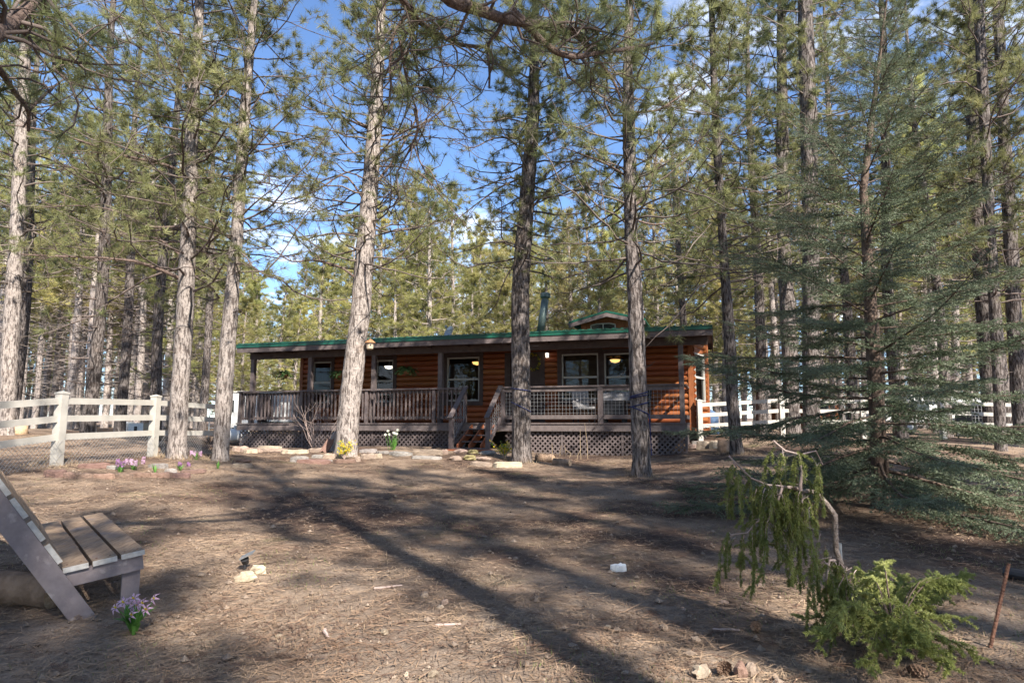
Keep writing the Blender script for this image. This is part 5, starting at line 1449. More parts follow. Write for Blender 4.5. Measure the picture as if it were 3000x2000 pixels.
# rocks round the small solar light, the paper-white rock, rocks at the bottom right
stone(678, 742, 1676, 1712, 'stone_pale', 'pale rock in front of the little solar light', 'rock', 'rock')
stone(722, 775, 1656, 1688, 'stone_pale', 'pale rock on the right of the little solar light', 'rock', 'rock')
stone(1794, 1836, 1654, 1676, 'stone_grey', 'white flat stone lying alone on the yard, right of centre', 'slab', 'rock').data = (lambda m_: (m_.materials.clear(), m_.materials.append(M['white']), m_)[2])(SM[('stone_grey', 'slab', 1)].copy())
stone(2035, 2083, 1950, 1992, 'stone_pale', 'round cream rock at the bottom edge, leftmost of the rock group', 'rock', 'rock')
stone(2155, 2196, 1944, 1994, 'stone_red', 'tan angular rock at the bottom edge, middle of the rock group', 'rock', 'rock')
stone(2183, 2222, 1942, 1985, 'stone', 'knobbly rock at the bottom edge, rightmost of the rock group', 'rock', 'rock')
# logs and wood chunks
def chunk(pa, pb, r, label, name='wood_chunk', m='log_bark'):
    a, b = np.array(pa), np.array(pb); mid = (a + b) / 2
    t = thing(name, label, 'log', mid); rg2 = np.random.default_rng(int(abs(a[0] * 100)) + 3)
    n = 6; k = 12; pts = np.linspace(a, b, n) - mid
    nb = NB(); nb.tube(pts + rg2.normal(0, r * .06, pts.shape), r * (1 + rg2.normal(0, .06, n)), k); nb.build('bark', M[m], t, True)
    ax = unit(b - a)
    for e, s in ((pts[0], -1), (pts[-1], 1)):
        nb = NB(); nb.tube([e - ax * s * .01, e + ax * s * .004], r * .97, k, True); nb.build('cut_end', M['cut_wood'], t)
g1, g2 = G(-130, 1790), G(108, 1795)
r_ = .125
chunk((g1[0] - .3, g1[1] + .25, g1[2] + r_ * .75), (g2[0] + .02, g2[1] + .16, g2[2] + r_ * .75), r_, 'short cut log lying under the bench at the left edge', 'cut_log', 'log_bark')
for (xa, ya, xb, yb, r, lb_) in ((1573, 1350, 1622, 1354, .11, 'old log chunk by the strapped pine right of the stairs, larger and left'), (1622, 1361, 1670, 1363, .085, 'broken wood chunk right of the larger log chunk by the strapped pine')):
    a, b = G(xa, ya), G(xb, yb); chunk((a[0], a[1], a[2] + r * .6), (b[0], b[1], b[2] + r * .6), r, lb_)
a = G(58, 1271); nb = NB(); nb.tube([(0, 0, -.05), (0, 0, .1), (0, 0, .28)], [.19, .16, .16], 12, True)
o = nb.build('tree_stump', M['cut_wood'], None, True); o.location = a; tag(o, 'short sawn stump behind the left fence near the post', 'stump')
a = G(2122, 1325); nb = NB(); nb.tube([(0, 0, -.05), (0, 0, .12), (0, 0, .3)], [.2, .16, .15], 12, True)
o = nb.build('tree_stump', M['log_bark'], None, True); o.location = a; tag(o, 'dark stump at the foot of the slender pine by the right fence', 'stump')

# ------------------------------------------------------------------ flowers and small plants
def blades(nb, rg, n, h, spread, w):
    for k in range(n):
        a = rg.uniform(0, 6.28); r = rg.uniform(0, spread * .3); b = np.array([r * math.cos(a), r * math.sin(a), -.01]); t = b + np.array([spread * rg.uniform(.2, 1) * math.cos(a), spread * rg.uniform(.2, 1) * math.sin(a), h * rg.uniform(.6, 1)])
        m = (b + t) / 2 + np.array([0, 0, h * .12]); q = np.array([-math.sin(a), math.cos(a), 0]) * w / 2
        nb.quad([b - q * .5, b + q * .5, m + q, m - q]); nb.tri([m - q, m + q, t])
def petals(nb, c, ax, R, n, rg, wid=.45, curl=.35):
    ax = unit(ax); u = unit(np.cross(ax, (.3, .2, .9))); v_ = np.cross(ax, u); a0 = rg.uniform(0, 6)
    for k in range(n):
        a = a0 + k * 2 * np.pi / n; d = u * math.cos(a) + v_ * math.sin(a); s = np.cross(ax, d)
        m = c + d * R * .5 + ax * R * .3; t = c + d * R + ax * R * (.3 - curl)
        nb.quad([c, m - s * R * wid / 2, t, m + s * R * wid / 2])
def hyacinth(px, py, m, n, label, h=.2):
    g = G(px, py); rg = np.random.default_rng(int(px)); t = thing('hyacinth_clump', label, 'flowers', g, 0, 'small spring flowers in the left bed')
    nb = NB(); blades(nb, rg, 14, h * .75, .1, .02); nb.build('leaves', M['leaf'], t)
    for k in range(n):
        b = np.array([rg.normal(0, .06), rg.normal(0, .05), 0]); nb = NB(); hh = h * rg.uniform(.7, 1.05)
        for j in range(26):
            a = rg.uniform(0, 6.28); c = b + np.array([.022 * math.cos(a), .022 * math.sin(a), hh * rg.uniform(.45, 1)])
            petals(nb, c, (math.cos(a), math.sin(a), .3), .02, 5, rg)
        nb.build('flower_spike', M[m], t)
hyacinth(353, 1382, 'mauve', 3, 'mauve flowers in the left bed, darker clump nearest the bench')
hyacinth(391, 1376, 'pink', 4, 'pale pink flowers in the left bed just right of the mauve clump')
hyacinth(529, 1376, 'mauve', 2, 'small dark mauve flowers at the bed edge below the thick pine', .14)
hyacinth(574, 1345, 'pink', 3, 'pink flowers between the two trunks of the left pair', .19)
def daffodils(px, py, label, s=1.0):
    g = G(px, py); rg = np.random.default_rng(int(px)); t = thing('daffodil_clump', label, 'flowers', g)
    nb = NB(); blades(nb, rg, 26, .34 * s, .2, .018); nb.build('leaves', M['leaf'], t)
    for k in range(9):
        b = np.array([rg.normal(0, .07) * s, rg.normal(0, .05), 0]); tp = b + np.array([rg.normal(0, .07) * s, rg.uniform(-.08, .02), rg.uniform(.34, .5) * s])
        nb = NB(); nb.tube([b, tp], .004, 4); st = nb.build('stem', M['leaf'], t)
        nb = NB(); petals(nb, tp, (rg.normal(0, .4), -1, .3), .045, 6, rg, .55, .2); petals(nb, tp + np.array([0, -.01, 0]), (rg.normal(0, .3), -1, .2), .035, 6, rg, .6, -.1); nb.build('flower', M['white_petal'], st)
daffodils(788, 1304, 'white daffodils on the slab bed before the left porch end', .95)
daffodils(1152, 1317, 'white daffodils before the lattice right of the birdhouse pine', 1.05)
def yellow_bush(px, py, w, h, label):
    g = G(px, py); rg = np.random.default_rng(int(px)); t = thing('yellow_bush', label, 'flowering bush', g)
    st, lf, fl = NB(), NB(), NB()
    for k in range(26):
        tp = np.array([rg.normal(0, w * .32), rg.normal(0, w * .25), h * rg.uniform(.55, 1)]); st.tube([(0, 0, 0), tp * [.4, .4, .5], tp], [.006, .004, .002], 4)
        for j in range(9):
            c = tp * rg.uniform(.45, 1.02) + rg.normal(0, .03, 3)
            (petals(fl, c, rg.normal(0, 1, 3), .03, 5, rg) if rg.uniform() < .72 else petals(lf, c, rg.normal(0, 1, 3), .045, 3, rg, .4))
    st.build('stems', M['bare'], t); lf.build('leaves', M['leaf'], t); fl.build('flowers', M['yellow'], t)
yellow_bush(1008, 1346, .34, .42, 'yellow flowering bush at the foot of the birdhouse pine')
yellow_bush(1477, 1343, .42, .40, 'yellow flowering bush left of the strapped pine at the stairs')
# pink lilies beside the bench
g = G(393, 1858); rg = np.random.default_rng(5)
ly = thing('lily_bunch', 'bunch of pink lilies with green leaves in front of the bench', 'flowers', g)
nb = NB(); blades(nb, rg, 10, .17, .12, .026)
for k in range(7):
    a = rg.uniform(0, 6.28); b = np.array([0, 0, .04]); t_ = np.array([.13 * math.cos(a), .1 * math.sin(a), rg.uniform(.08, .17)]); q = np.array([-math.sin(a), math.cos(a), 0]) * .035; m_ = (b + t_) / 2 + np.array([0, 0, .02])
    nb.tri([b, m_ + q, m_ - q]); nb.tri([m_ - q, m_ + q, t_])
nb.build('leaves', M['leaf'], ly)
s = 1 / ppm(g[1])
for (px, py) in [(350, 1783), (362, 1772), (390, 1762), (388, 1784), (368, 1802), (395, 1803), (416, 1775), (432, 1770), (438, 1786), (372, 1790)]:
    tp = np.array([(px - 393) * s, rg.uniform(-.06, .06), (1858 - py) * s * 1.0])
    nb = NB(); nb.tube([(0, 0, 0), tp * [.4, .4, .6], tp], .0035, 5); st = nb.build('stem', M['leaf'], ly)
    nb = NB(); petals(nb, tp, (rg.normal(0, .5), -.8, .5), .043, 6, rg, .34, .5); nb.build('flower', M['pink'], st)
    nb = NB(); nb.tube([tp, tp + np.array([0, -.02, .012])], [.004, .006], 5, True); nb.build('flower_centre', M['yellow'], st)
# bare shrub before the porch, at the birdhouse pine's left
g = G(925, 1318); rg = np.random.default_rng(41)
bs = thing('bare_shrub', 'leafless pale shrub in front of the porch railing, left of the birdhouse pine', 'shrub', g)
nb = NB()
for k in range(17):
    a = rg.uniform(0, 6.28); grow(nb, [], rg, (rg.normal(0, .05), rg.normal(0, .05), -.02), (math.cos(a) * .55, math.sin(a) * .4, 1), rg.uniform(.8, 1.5), .0075, 1, .15, 0, .1, .2, 5, 4)
nb.build('stems', M['bare'], bs, True)
g = G(1075, 1300); bs = thing('bare_shrub', 'few leafless twigs sprouting right of the birdhouse pine', 'shrub', g); nb = NB()
for k in range(5): grow(nb, [], rg, (0, 0, -.02), (rg.uniform(.1, .9), rg.normal(0, .2), .8), rg.uniform(.5, 1.1), .008, 1, .16, 0, .05, .15, 4, 3)
nb.build('stems', M['bare'], bs, True)
# dry stalks before the right lattice
for i, (px, py, h) in enumerate([(1618, 1338, .35), (1640, 1338, .3), (1657, 1335, .3), (1668, 1340, .22), (1702, 1347, .75), (1722, 1345, .9), (1690, 1348, .25), (1748, 1330, .7)]):
    g = G(px, py); nb = NB(); rg = np.random.default_rng(i); nb.tube([(0, 0, -.02), (rg.normal(0, .02), 0, h * .5), (rg.normal(0, .05), 0, h)], [.009, .007, .004], 5, True)
    o = nb.build('dry_stalk', M['dry']); o.location = g; tag(o, f'upright dry stalk before the right lattice, {ORD[i]} counting from the stairs', 'stalk', 'dry stalks before the right lattice')
# small leafy sprigs
for px, py, lb_ in ((638, 1372, 'small green sprout at the foot of the slimmer left pine'), (455, 1384, 'tuft of green blades among the left bed stones')):
    g = G(px, py); nb = NB(); blades(nb, np.random.default_rng(px), 9, .16, .07, .02); o = nb.build('green_sprout', M['leaf']); o.location = g; tag(o, lb_, 'plant')
# brown dead bush between the left pair
g = G(614, 1318); nb = NB(); rg = np.random.default_rng(2)
for k in range(160):
    d = unit(rg.normal(0, 1, 3) + [0, 0, .6]); p = np.array([0, 0, .12]) + d * .08; nb.tri([p - [.01, 0, 0], p + [.01, 0, 0], p + d * rg.uniform(.1, .26)])
o = nb.build('dead_bush', M['cone']); o.location = g; tag(o, 'round brown dried bush between the two left trunks', 'bush')

# ------------------------------------------------------------------ things on trees and on the porch
T3, T4, T5 = NEAR[2], NEAR[3], NEAR[4]
bp = P(1084, 1010, T3['Y'] - .15)
bh = thing('birdhouse', 'round birdhouse with red conical roof hung on the bright leaning pine', 'birdhouse', bp)
nb = NB(); nb.tube([(0, 0, -.11), (0, 0, -.09), (0, 0, .03), (0, 0, .05)], [.05, .075, .085, .085], 12, True); nb.build('body', M['stone_pale'], bh)
nb = NB(); nb.tube([(0, 0, .045), (0, 0, .06), (0, 0, .15)], [.125, .12, .01], 12, True); nb.build('roof', M['terracotta'], bh)
nb = NB(); nb.tube([(.03, -.075, -.01), (.032, -.085, -.01)], .018, 10, True); nb.build('hole', M['black'], bh)
nb = NB(); nb.tube([(0, 0, .14), (-.02, .02, .22), (-.18, .1, .22)], .006, 5); nb.build('hanger', M['black'], bh)
def strap(T, loops, label):
    b = T['base']; t = thing('blue_strap', label, 'strap', b); 
    for a, c_ in loops:      # a, c: photo y on the left and right side of the trunk
        za, zc = P(1500, a, T['Y'])[2] - b[2], P(1500, c_, T['Y'])[2] - b[2]
        pts = []
        for k in range(25):
            th = k / 24 * 2 * math.pi; z = za + (zc - za) * (.5 + .5 * math.cos(th)); h = z
            cx, cy, r = np.interp(z, T['sp'][:, 2], T['sp'][:, 0]), np.interp(z, T['sp'][:, 2], T['sp'][:, 1]), np.interp(z, T['sp'][:, 2], T['ra'])
            r = r * (1 + .1 * math.exp(-h / .6)) * 1.06
            pts.append((cx + r * math.cos(th), cy + r * math.sin(th), z))
        nb = NB(); nb.tube(pts, .010, 6); nb.build('loop', M['rope'], t, True)
    return t
strap(T4, [(1138, 1146), (1178, 1206)], 'blue straps looped round the pine beside the stairs')
s5 = strap(T5, [(1162, 1148), (1166, 1156), (1192, 1178), (1191, 1214)], 'tangled blue straps round the rough pine nearest the camera')
z0 = P(1895, 1214, T5['Y'])[2] - T5['base'][2]
rx_ = np.interp(z0, T5['sp'][:, 2], T5['sp'][:, 0]) + np.interp(z0, T5['sp'][:, 2], T5['ra']) * 1.05
nb = NB(); nb.tube([(rx_, -.08, z0), (rx_ + .015, -.09, z0 - .3), (rx_ + .03, -.07, z0 - .75)], .011, 6); nb.build('loose_end', M['rope'], s5, True)
def hanging_basket(px, py, y, label, R=.14, lush=1.0):
    x, z = HL(px, py, y); t = thing('hanging_basket', label, 'hanging basket', HW(x, y, z), -RH); rg = np.random.default_rng(int(px))
    nb = NB(); nb.tube([(0, 0, -.12), (0, 0, -.09), (0, 0, 0), (0, 0, .015)], [.04, .1, R, R], 12, True); nb.build('basket', M['terracotta'], t, True)
    nb = NB()
    for k in range(3):
        a = k * 2.1; nb.tube([(R * math.cos(a), R * math.sin(a), .0), (0, 0, .42)], .003, 4)
    nb.tube([(0, 0, .42), (0, 0, 2.258 - z)], .004, 4); nb.build('hanger', M['black'], t)
    nb = NB()
    for k in range(int(70 * lush)):
        a = rg.uniform(0, 6.28); pts = [np.array([.06 * math.cos(a), .06 * math.sin(a), .02])]; d = unit((math.cos(a), math.sin(a), rg.uniform(.4, 1.6)))
        for j in range(6):
            d = unit(d + np.array([0, 0, -.3])); pts.append(pts[-1] + d * .065 * rg.uniform(.7, 1.2))
        for p_, q_ in zip(pts[:-1], pts[1:]):
            s_ = np.cross(q_ - p_, (0, 0, 1)); s_ = unit(s_) * .045
            nb.tri([p_, q_, q_ + s_ * .9 - (q_ - p_) * .2]); nb.tri([p_, q_, q_ - s_ * .9 - (q_ - p_) * .2])
    nb.build('fern', M['fern'], t)
hanging_basket(833, 1096, CY_, 'fern in a hanging basket at the open left end of the porch', lush=.9)
hanging_basket(1191, 1085, CY_ + .3, 'fern in a hanging basket before the log wall right of the birdhouse pine', lush=1.3)
hanging_basket(996, 1095, CY_ + .3, 'hanging fern half hidden by the bright leaning pine', lush=1.0)
x, z = HL(1562, 1060, WY - .1); wr = thing('wreath', 'green and yellow wreath hung on the front door', 'wreath', HW(x, WY - .09, z), -RH)
nb, n2 = NB(), NB(); rg = np.random.default_rng(3)
for k in range(150):
    a = rg.uniform(0, 6.28); c = np.array([.19 * math.cos(a), rg.uniform(-.03, .02), .24 * math.sin(a)]) + rg.normal(0, .02, 3); petals(nb if k % 3 else n2, c, rg.normal(0, 1, 3) + [0, -1, 0], .04, 3, rg)
nb.build('leaves', M['fern'], wr); n2.build('flowers', M['yellow'], wr)
# porch furniture behind the wire rail
def chair(px, y, label, rz=0, m='black'):
    x = hx(px, y, 1200); t = thing('porch_chair', label, 'chair', HW(x, y, 0), -RH + rz)
    nb = NB(); nb.box(-.25, .25, -.25, .25, .40, .46); nb.build('seat', M[m], t)
    nb = NB(); nb.bar((0, .24, .44), (0, .36, .98), .5, .04, (0, -1, .2)) if False else nb.add([(-.25, .22, .461), (.25, .22, .461), (.25, .34, .98), (-.25, .34, .98), (-.25, .26, .461), (.25, .26, .461), (.25, .38, .98), (-.25, .38, .98)],
        F4=[(0, 1, 2, 3), (7, 6, 5, 4), (0, 4, 5, 1), (1, 5, 6, 2), (2, 6, 7, 3), (3, 7, 4, 0)])
    nb.build('backrest', M[m], t)
    for sx in (-.22, .22):
        for sy in (-.22, .22):
            nb = NB(); nb.tube([(sx, sy, .4), (sx * 1.1, sy * 1.1, 0.001)], .017, 6, True); nb.build('leg', M['black'], t)
        nb = NB(); nb.bar((sx * 1.15, -.22, .64), (sx * 1.15, .26, .66), .05, .03); nb.build('armrest', M[m], t)
chair(1710, 1.05, 'light grey porch chair behind the left wire railing panel', .5, 'grey_fabric')
chair(1870, 1.1, 'dark porch chair behind the right wire railing panel', -.4)
x = hx(1800, 1.1, 1200); t = thing('covered_grill', 'dark covered grill behind the right wire railing panel', 'grill', HW(x, 1.15, 0), -RH)
nb = NB(); nb.box(-.3, .3, -.22, .22, .1, .62); nb.build('cabinet', M['black'], t)
nb = NB(); a_ = np.linspace(0, math.pi, 9)
V = [(-.42, -.25 * math.cos(a), .62 + .25 * math.sin(a)) for a in a_] + [(.42, -.25 * math.cos(a), .62 + .25 * math.sin(a)) for a in a_]
nb.add(V, F4=[(i, i + 1, 9 + i + 1, 9 + i) for i in range(8)]); nb.add(V[:9], F3=[(0, i + 1, i) for i in range(1, 8)]); nb.add(V[9:], F3=[(0, i, i + 1) for i in range(1, 8)]); nb.build('lid', M['grey_fabric'], t, False)
for sx in (-.26, .26):
    for sy in (-.18, .18):
        nb = NB(); nb.tube([(sx, sy - .015, .05), (sx, sy + .015, .05)], .05, 10, True); nb.build('wheel', M['black'], t)
# hot tub on the left end of the porch
x0, x1 = hx(806, 1.35, 1200), hx(868, 1.35, 1200)
t = thing('storage_cabinet', 'white cabinet with tan lid at the left end of the porch', 'cabinet', HW((x0 + x1) / 2, 1.45, 0), -RH); w_ = (x1 - x0) / 2
nb = NB(); nb.box(-w_, w_, -.3, .3, .04, .98); nb.build('body', M['white'], t)
nb = NB(); nb.box(-w_ * 2.4, w_ * .1, -.36, .34, .985, 1.03); nb.build('white_shelf', M['white'], t)
nb = NB(); nb.add([(w_ * .1, -.36, .985), (w_ + .05, -.36, .985), (w_ + .05, .34, .985), (w_ * .1, .34, .985), (w_ * .1, -.36, 1.1), (w_ + .05, -.36, 1.04), (w_ + .05, .34, 1.04), (w_ * .1, .34, 1.1)], F4=[(0, 3, 2, 1), (4, 5, 6, 7), (0, 1, 5, 4), (1, 2, 6, 5), (2, 3, 7, 6), (3, 0, 4, 7)])
nb.build('lid', M['cut_wood'], t)
for sx in (-w_ + .05, w_ - .05, -w_ * 2.3):
    nb = NB(); nb.box(sx - .04, sx + .04, -.25, .25, .001, .04 if abs(sx) <= w_ else .984); nb.build('foot', M['paint_dark'], t)
x = hx(785, .9, 1200); t = thing('folded_umbrella', 'folded dark patio umbrella leaning at the left end of the porch', 'umbrella', HW(x, .9, 0), -RH)
nb = NB(); nb.tube([(0, 0, .02), (0, 0, 1.0)], .018, 8, True); nb.build('pole', M['galv'], t)
nb = NB(); nb.tube([(0, 0, .2), (0, 0, .35), (0, 0, .85), (0, 0, .95)], [.11, .13, .05, .02], 9); nb.build('canopy', M['paint_dark'], t)
nb = NB(); nb.tube([(0, 0, .001), (0, 0, .05)], .2, 14, True); nb.build('base', M['black'], t)

# ------------------------------------------------------------------ things beyond the left fence
Yt = 25.5
a = P(632, 1262, Yt); g0 = gz(-9.9, Yt)
t = thing('white_camper', 'low white camper trailer parked behind the left end of the porch', 'trailer', (P(700, 1200, Yt)[0], Yt, gz(P(700, 1200, Yt)[0], Yt)), .1)
xl = P(632, 1200, Yt)[0] - t.location.x; zt = P(660, 1149, Yt)[2] - t.location.z
nb = NB(); nb.box(xl, 1.6, 0, 1.9, .38, zt); nb.build('body', M['white'], t)
nb = NB(); nb.box(xl - .06, 1.65, -.05, 1.95, zt + .002, zt + .05); nb.build('roof', M['win_frame'], t)
for sx in (xl + .5, 1.0):
    nb = NB(); nb.tube([(sx, .05, .3), (sx, .25, .3)], .29, 16, True); o = nb.build('tyre', M['black'], t); nb = NB(); nb.tube([(sx, .03, .3), (sx, .049, .3)], .16, 12, True); nb.build('rim', M['galv'], o)
nb = NB(); nb.box(xl + .2, xl + .7, -.02, -.003, zt - .75, zt - .3); nb.build('window', M['dark_glass'], t)
g = G(694, 1262)
Yp = 22.6; pc = P(692, 1243, Yp); gp = gz(pc[0], Yp)
t = thing('propane_tank', 'pale rounded propane tank beside the left end of the porch', 'tank', (pc[0], Yp, gp))
nb = NB(); zc_ = .3
nb.tube([(-.5, 0, zc_), (-.46, 0, zc_), (-.36, 0, zc_), (.36, 0, zc_), (.46, 0, zc_), (.5, 0, zc_)], [.03, .14, .22, .22, .14, .03], 16, True); nb.build('shell', M['white'], t, True)
for sx in (-.28, .28): nb = NB(); nb.box(sx - .04, sx + .04, -.15, .15, -.05, .12); nb.build('foot', M['galv'], t)
nb = NB(); nb.tube([(0, 0, .5), (0, 0, .62)], .07, 10, True); nb.build('valve_dome', M['galv'], t)
pc = P(383, 1250, 27); gp = gz(pc[0], 27.)
t = thing('outdoor_unit', 'pale louvred metal utility box seen through the left fence', 'utility box', (pc[0], 27, gp))
nb = NB(); nb.box(-.56, -.02, -.2, .25, .0, .52); nb.build('louvre_box', M['white'], t)
for k in range(7): nb = NB(); nb.box(-.53, -.05, -.225, -.203, .06 + k * .06, .095 + k * .06); nb.build('louvre', M['galv'], t)
nb = NB(); nb.box(.0, .6, -.18, .25, .0, .47); nb.build('cabinet', M['galv'], t)
nb = NB(); nb.box(.24, .36, -.195, -.183, .12, .34); nb.build('grille', M['black'], t)
pc = P(624, 1250, 24); gp = gz(pc[0], 24.)
t = thing('step_ladder', 'pale blue metal frame standing left of the white camper', 'frame', (pc[0], 24, gp))
for sx in (-.14, .14): nb = NB(); nb.tube([(sx, 0, 0), (sx, 0, .95)], .02, 6, True); nb.build('side_tube', M['galv'], t)
for k in range(4): nb = NB(); nb.tube([(-.14, 0, .15 + k * .25), (.14, 0, .15 + k * .25)], .014, 6); nb.build('rung', M['galv'], t)

# ------------------------------------------------------------------ beyond the right fence
Yr = 25.0
pc = P(2690, 1250, Yr); t = thing('white_trailer', 'long white trailer with dark windows behind the spruce and right fence', 'trailer', (pc[0], Yr, gz(pc[0], Yr)), -.05)
x0, x1 = P(2600, 1250, Yr)[0] - pc[0], P(2900, 1250, Yr)[0] - pc[0]; zt = P(2690, 1160, Yr)[2] - t.location.z
nb = NB(); nb.box(x0, x1, 0, 2.2, .35, zt); nb.build('body', M['white'], t)
nb = NB(); nb.box(x0 - .05, x1 + .05, -.05, 2.25, zt + .002, zt + .06); nb.build('roof', M['win_frame'], t)
for k in range(3): xx = x0 + .9 + k * 1.0; nb = NB(); nb.box(xx, xx + .7, -.02, -.003, zt - .62, zt - .22); nb.build('window', M['dark_glass'], t)
for sx in (x0 + .8, x1 - .8):
    nb = NB(); nb.tube([(sx, -.02, .3), (sx, .2, .3)], .3, 16, True); o = nb.build('tyre', M['black'], t); nb = NB(); nb.tube([(sx, -.04, .3), (sx, -.021, .3)], .16, 12, True); nb.build('rim', M['galv'], o)
pc = P(2975, 1255, 23.5); t = thing('wire_kennel', 'dark wire pen behind the fence at the right edge', 'kennel', (pc[0], 23.5, gz(pc[0], 23.5)))
for sx in (-1.5, 0, 1.5): nb = NB(); nb.tube([(sx, 0, 0), (sx, 0, 1.15)], .03, 6, True); nb.build('post', M['black'], t)
nb = NB(); nb.box(-1.55, 1.55, -.02, .9, 1.152, 1.2); nb.build('roof', M['black'], t)
nb = NB(); nb.box(-1.5, 1.5, .85, .9, 0, 1.15); nb.build('back_panel', M['black'], t)
nb = NB()
for x in np.arange(-1.5, 1.5, .12): nb.tube([(x, -.01, 0), (x, -.01, 1.15)], .006, 3)
for z in np.arange(.1, 1.15, .15): nb.tube([(-1.5, -.012, z), (1.5, -.012, z)], .006, 3)
nb.build('wire', M['wire'], t)
Yc = 44; pc = P(2415, 1245, Yc); t = thing('far_cabin', 'small orange wooden gable house far behind the right fence', 'house', (pc[0], Yc, gz(pc[0], Yc)), .5)
zt = P(2415, 1150, Yc)[2] - t.location.z; hh = zt * .72
nb = NB(); nb.box(-1.6, 1.6, 0, 4, 0, hh); nb.add([(-1.6, 0, hh), (1.6, 0, hh), (0, 0, zt), (-1.6, 4, hh), (1.6, 4, hh), (0, 4, zt)], F3=[(0, 1, 2), (4, 3, 5)]); nb.build('wall', M['log_trim'], t)
for s_ in (-1, 1):
    nb = NB(); a, b = np.array([0, -.4, zt + .02]), np.array([s_ * 2.0, -.4, zt + .02 - (zt - hh) * 1.25]); dy = np.array([0, 4.8, 0]); up_ = np.array([0, 0, .12])
    nb.add([a, b, b + dy, a + dy, a + up_, b + up_, b + dy + up_, a + dy + up_], F4=[(0, 3, 2, 1), (4, 5, 6, 7), (0, 1, 5, 4), (1, 2, 6, 5), (2, 3, 7, 6), (3, 0, 4, 7)]); nb.build('roof', M['roof_brown'], t)
nb = NB(); nb.box(-.5, .5, -.03, -.004, .9, 1.9); nb.build('window', M['dark_glass'], t)
Yb = 27.0; pc = P(2092, 1250, Yb); t = thing('tarp_shed', 'small shed under a blue tarp beyond the right end of the cabin', 'shed', (pc[0], Yb, gz(pc[0], Yb)))
nb = NB(); nb.box(-.16, .2, 0, 1.2, 0, .75); nb.build('wall', M['blue_tarp'], t)
nb = NB(); nb.add([(-.2, -.05, .752), (.26, -.05, .752), (.26, 1.25, .752), (-.2, 1.25, .752), (-.2, -.05, 1.05), (-.2, 1.25, 1.05)], F4=[(0, 1, 2, 3), (0, 3, 5, 4), (1, 4, 5, 2)], F3=[(0, 4, 1), (3, 2, 5)]); nb.build('roof', M['blue_tarp'], t)

# ------------------------------------------------------------------ small things in the yard
g = G(2888, 1902); tp = P(2955, 1650, g[1] + .05) - g
nb = NB(); n = 60; tt = np.linspace(0, 1, n); pts = np.array([0, 0, -.08]) + (tp - np.array([0, 0, -.08])) * tt[:, None]
nb.tube(pts, .0095 + .0016 * (np.arange(n) % 2), 8, True); o = nb.build('rebar_stake', M['rust']); o.location = g; tag(o, 'rusty leaning rebar stake at the lower right', 'stake')
ga, gb_ = G(2945, 1692), G(3030, 1730)
nb = NB(); r_ = .045; A = np.array([ga[0], ga[1], ga[2] + r_]); B = np.array([gb_[0] + .25, gb_[1] - .05, gb_[2] + r_]); nb.tube(np.linspace(A, B, 5) - A, r_, 12, True)
o = nb.build('black_pipe', M['black']); o.location = A; tag(o, 'thick black pipe lying on the ground at the right edge', 'pipe')
# solar light figure among pale rocks
g = G(716, 1672); s = 1 / ppm(g[1])
t = thing('solar_light', 'small grey blue solar spotlight between two pale rocks', 'garden light', g)
nb = NB(); nb.tube([(0, 0, -.03), (0, 0, .06)], .009, 6, True); nb.build('spike', M['black'], t)
nb = NB(); nb.tube([(0, .02, .06), (.0, -.01, .1)], [.026, .034], 10, True); nb.build('lamp_head', M['black'], t)
nb = NB(); nb.bar((-.035, 0, .105), (.07, 0, .155), .09, .01, (-.4, -.2, 1)); nb.build('solar_panel', M['galv'], t)
# pine cones
def cone(px, py, label, L=.11):
    g = G(px, py); t = thing('pine_cone', label, 'pine cone', (g[0], g[1], g[2] + .035), px % 6); nb = NB(); rg = np.random.default_rng(px)
    nb.tube([(-L / 2, 0, 0), (0, 0, 0), (L / 2, 0, 0)], [.012, .02, .008], 6, True)
    for k in range(70):
        f = k / 70; a = k * 2.4; R = .034 * math.sin(math.pi * min(.95, f * .8 + .18)); x = -L / 2 + L * f; d = np.array([.35, math.cos(a), math.sin(a)]); c = np.array([x, 0, 0]); tp = c + d * R; q = np.array([0, -math.sin(a), math.cos(a)]) * .011
        nb.quad([c - q * .4, tp - q, tp + np.array([.006, 0, 0]), tp + q])
    nb.build('scales', M['cone'], t)
cone(2122, 1978, 'pine cone beside the rocks at the bottom edge', .13); cone(2215, 1852, 'pine cone lying left of the weeping spruce foot'); cone(2690, 1990, 'pine cone under the low spruce at the bottom edge')
# scattered stones that can be seen singly
prg = random.Random(55)
sp_ = [(1248, 1505), (1622, 1503), (1290, 1782), (1243, 1749), (1303, 1771), (1170, 1747), (2060, 1625), (1945, 1845), (1542, 1948), (1268, 1980), (1033, 1978), (1190, 1981), (1780, 1843), (1573, 1758), (1835, 1980), (590, 1690), (980, 1545), (2000, 1790), (1440, 1850), (2150, 1700), (1125, 1860), (905, 1930), (820, 1870), (1680, 1905), (1400, 1700), (1510, 1640), (1860, 1720), (2230, 1720), (2120, 1770), (1760, 1560), (2290, 1650), (2040, 1880)]
for px, py in sp_:
    g = G(px, py); w = prg.uniform(.025, .065)
    o = put('small_stone', SM[(prg.choice(['pebble', 'stone_pale', 'stone']), 'rock', prg.randrange(3))], None, None, (g[0], g[1], g[2] + w * .2), (prg.uniform(-.3, .3), prg.uniform(-.3, .3), prg.uniform(0, 6)), (w * 1.3, w, w * .75))
    tag(o, 'small loose stone lying on the bare yard', 'stone', 'small loose stones on the yard')
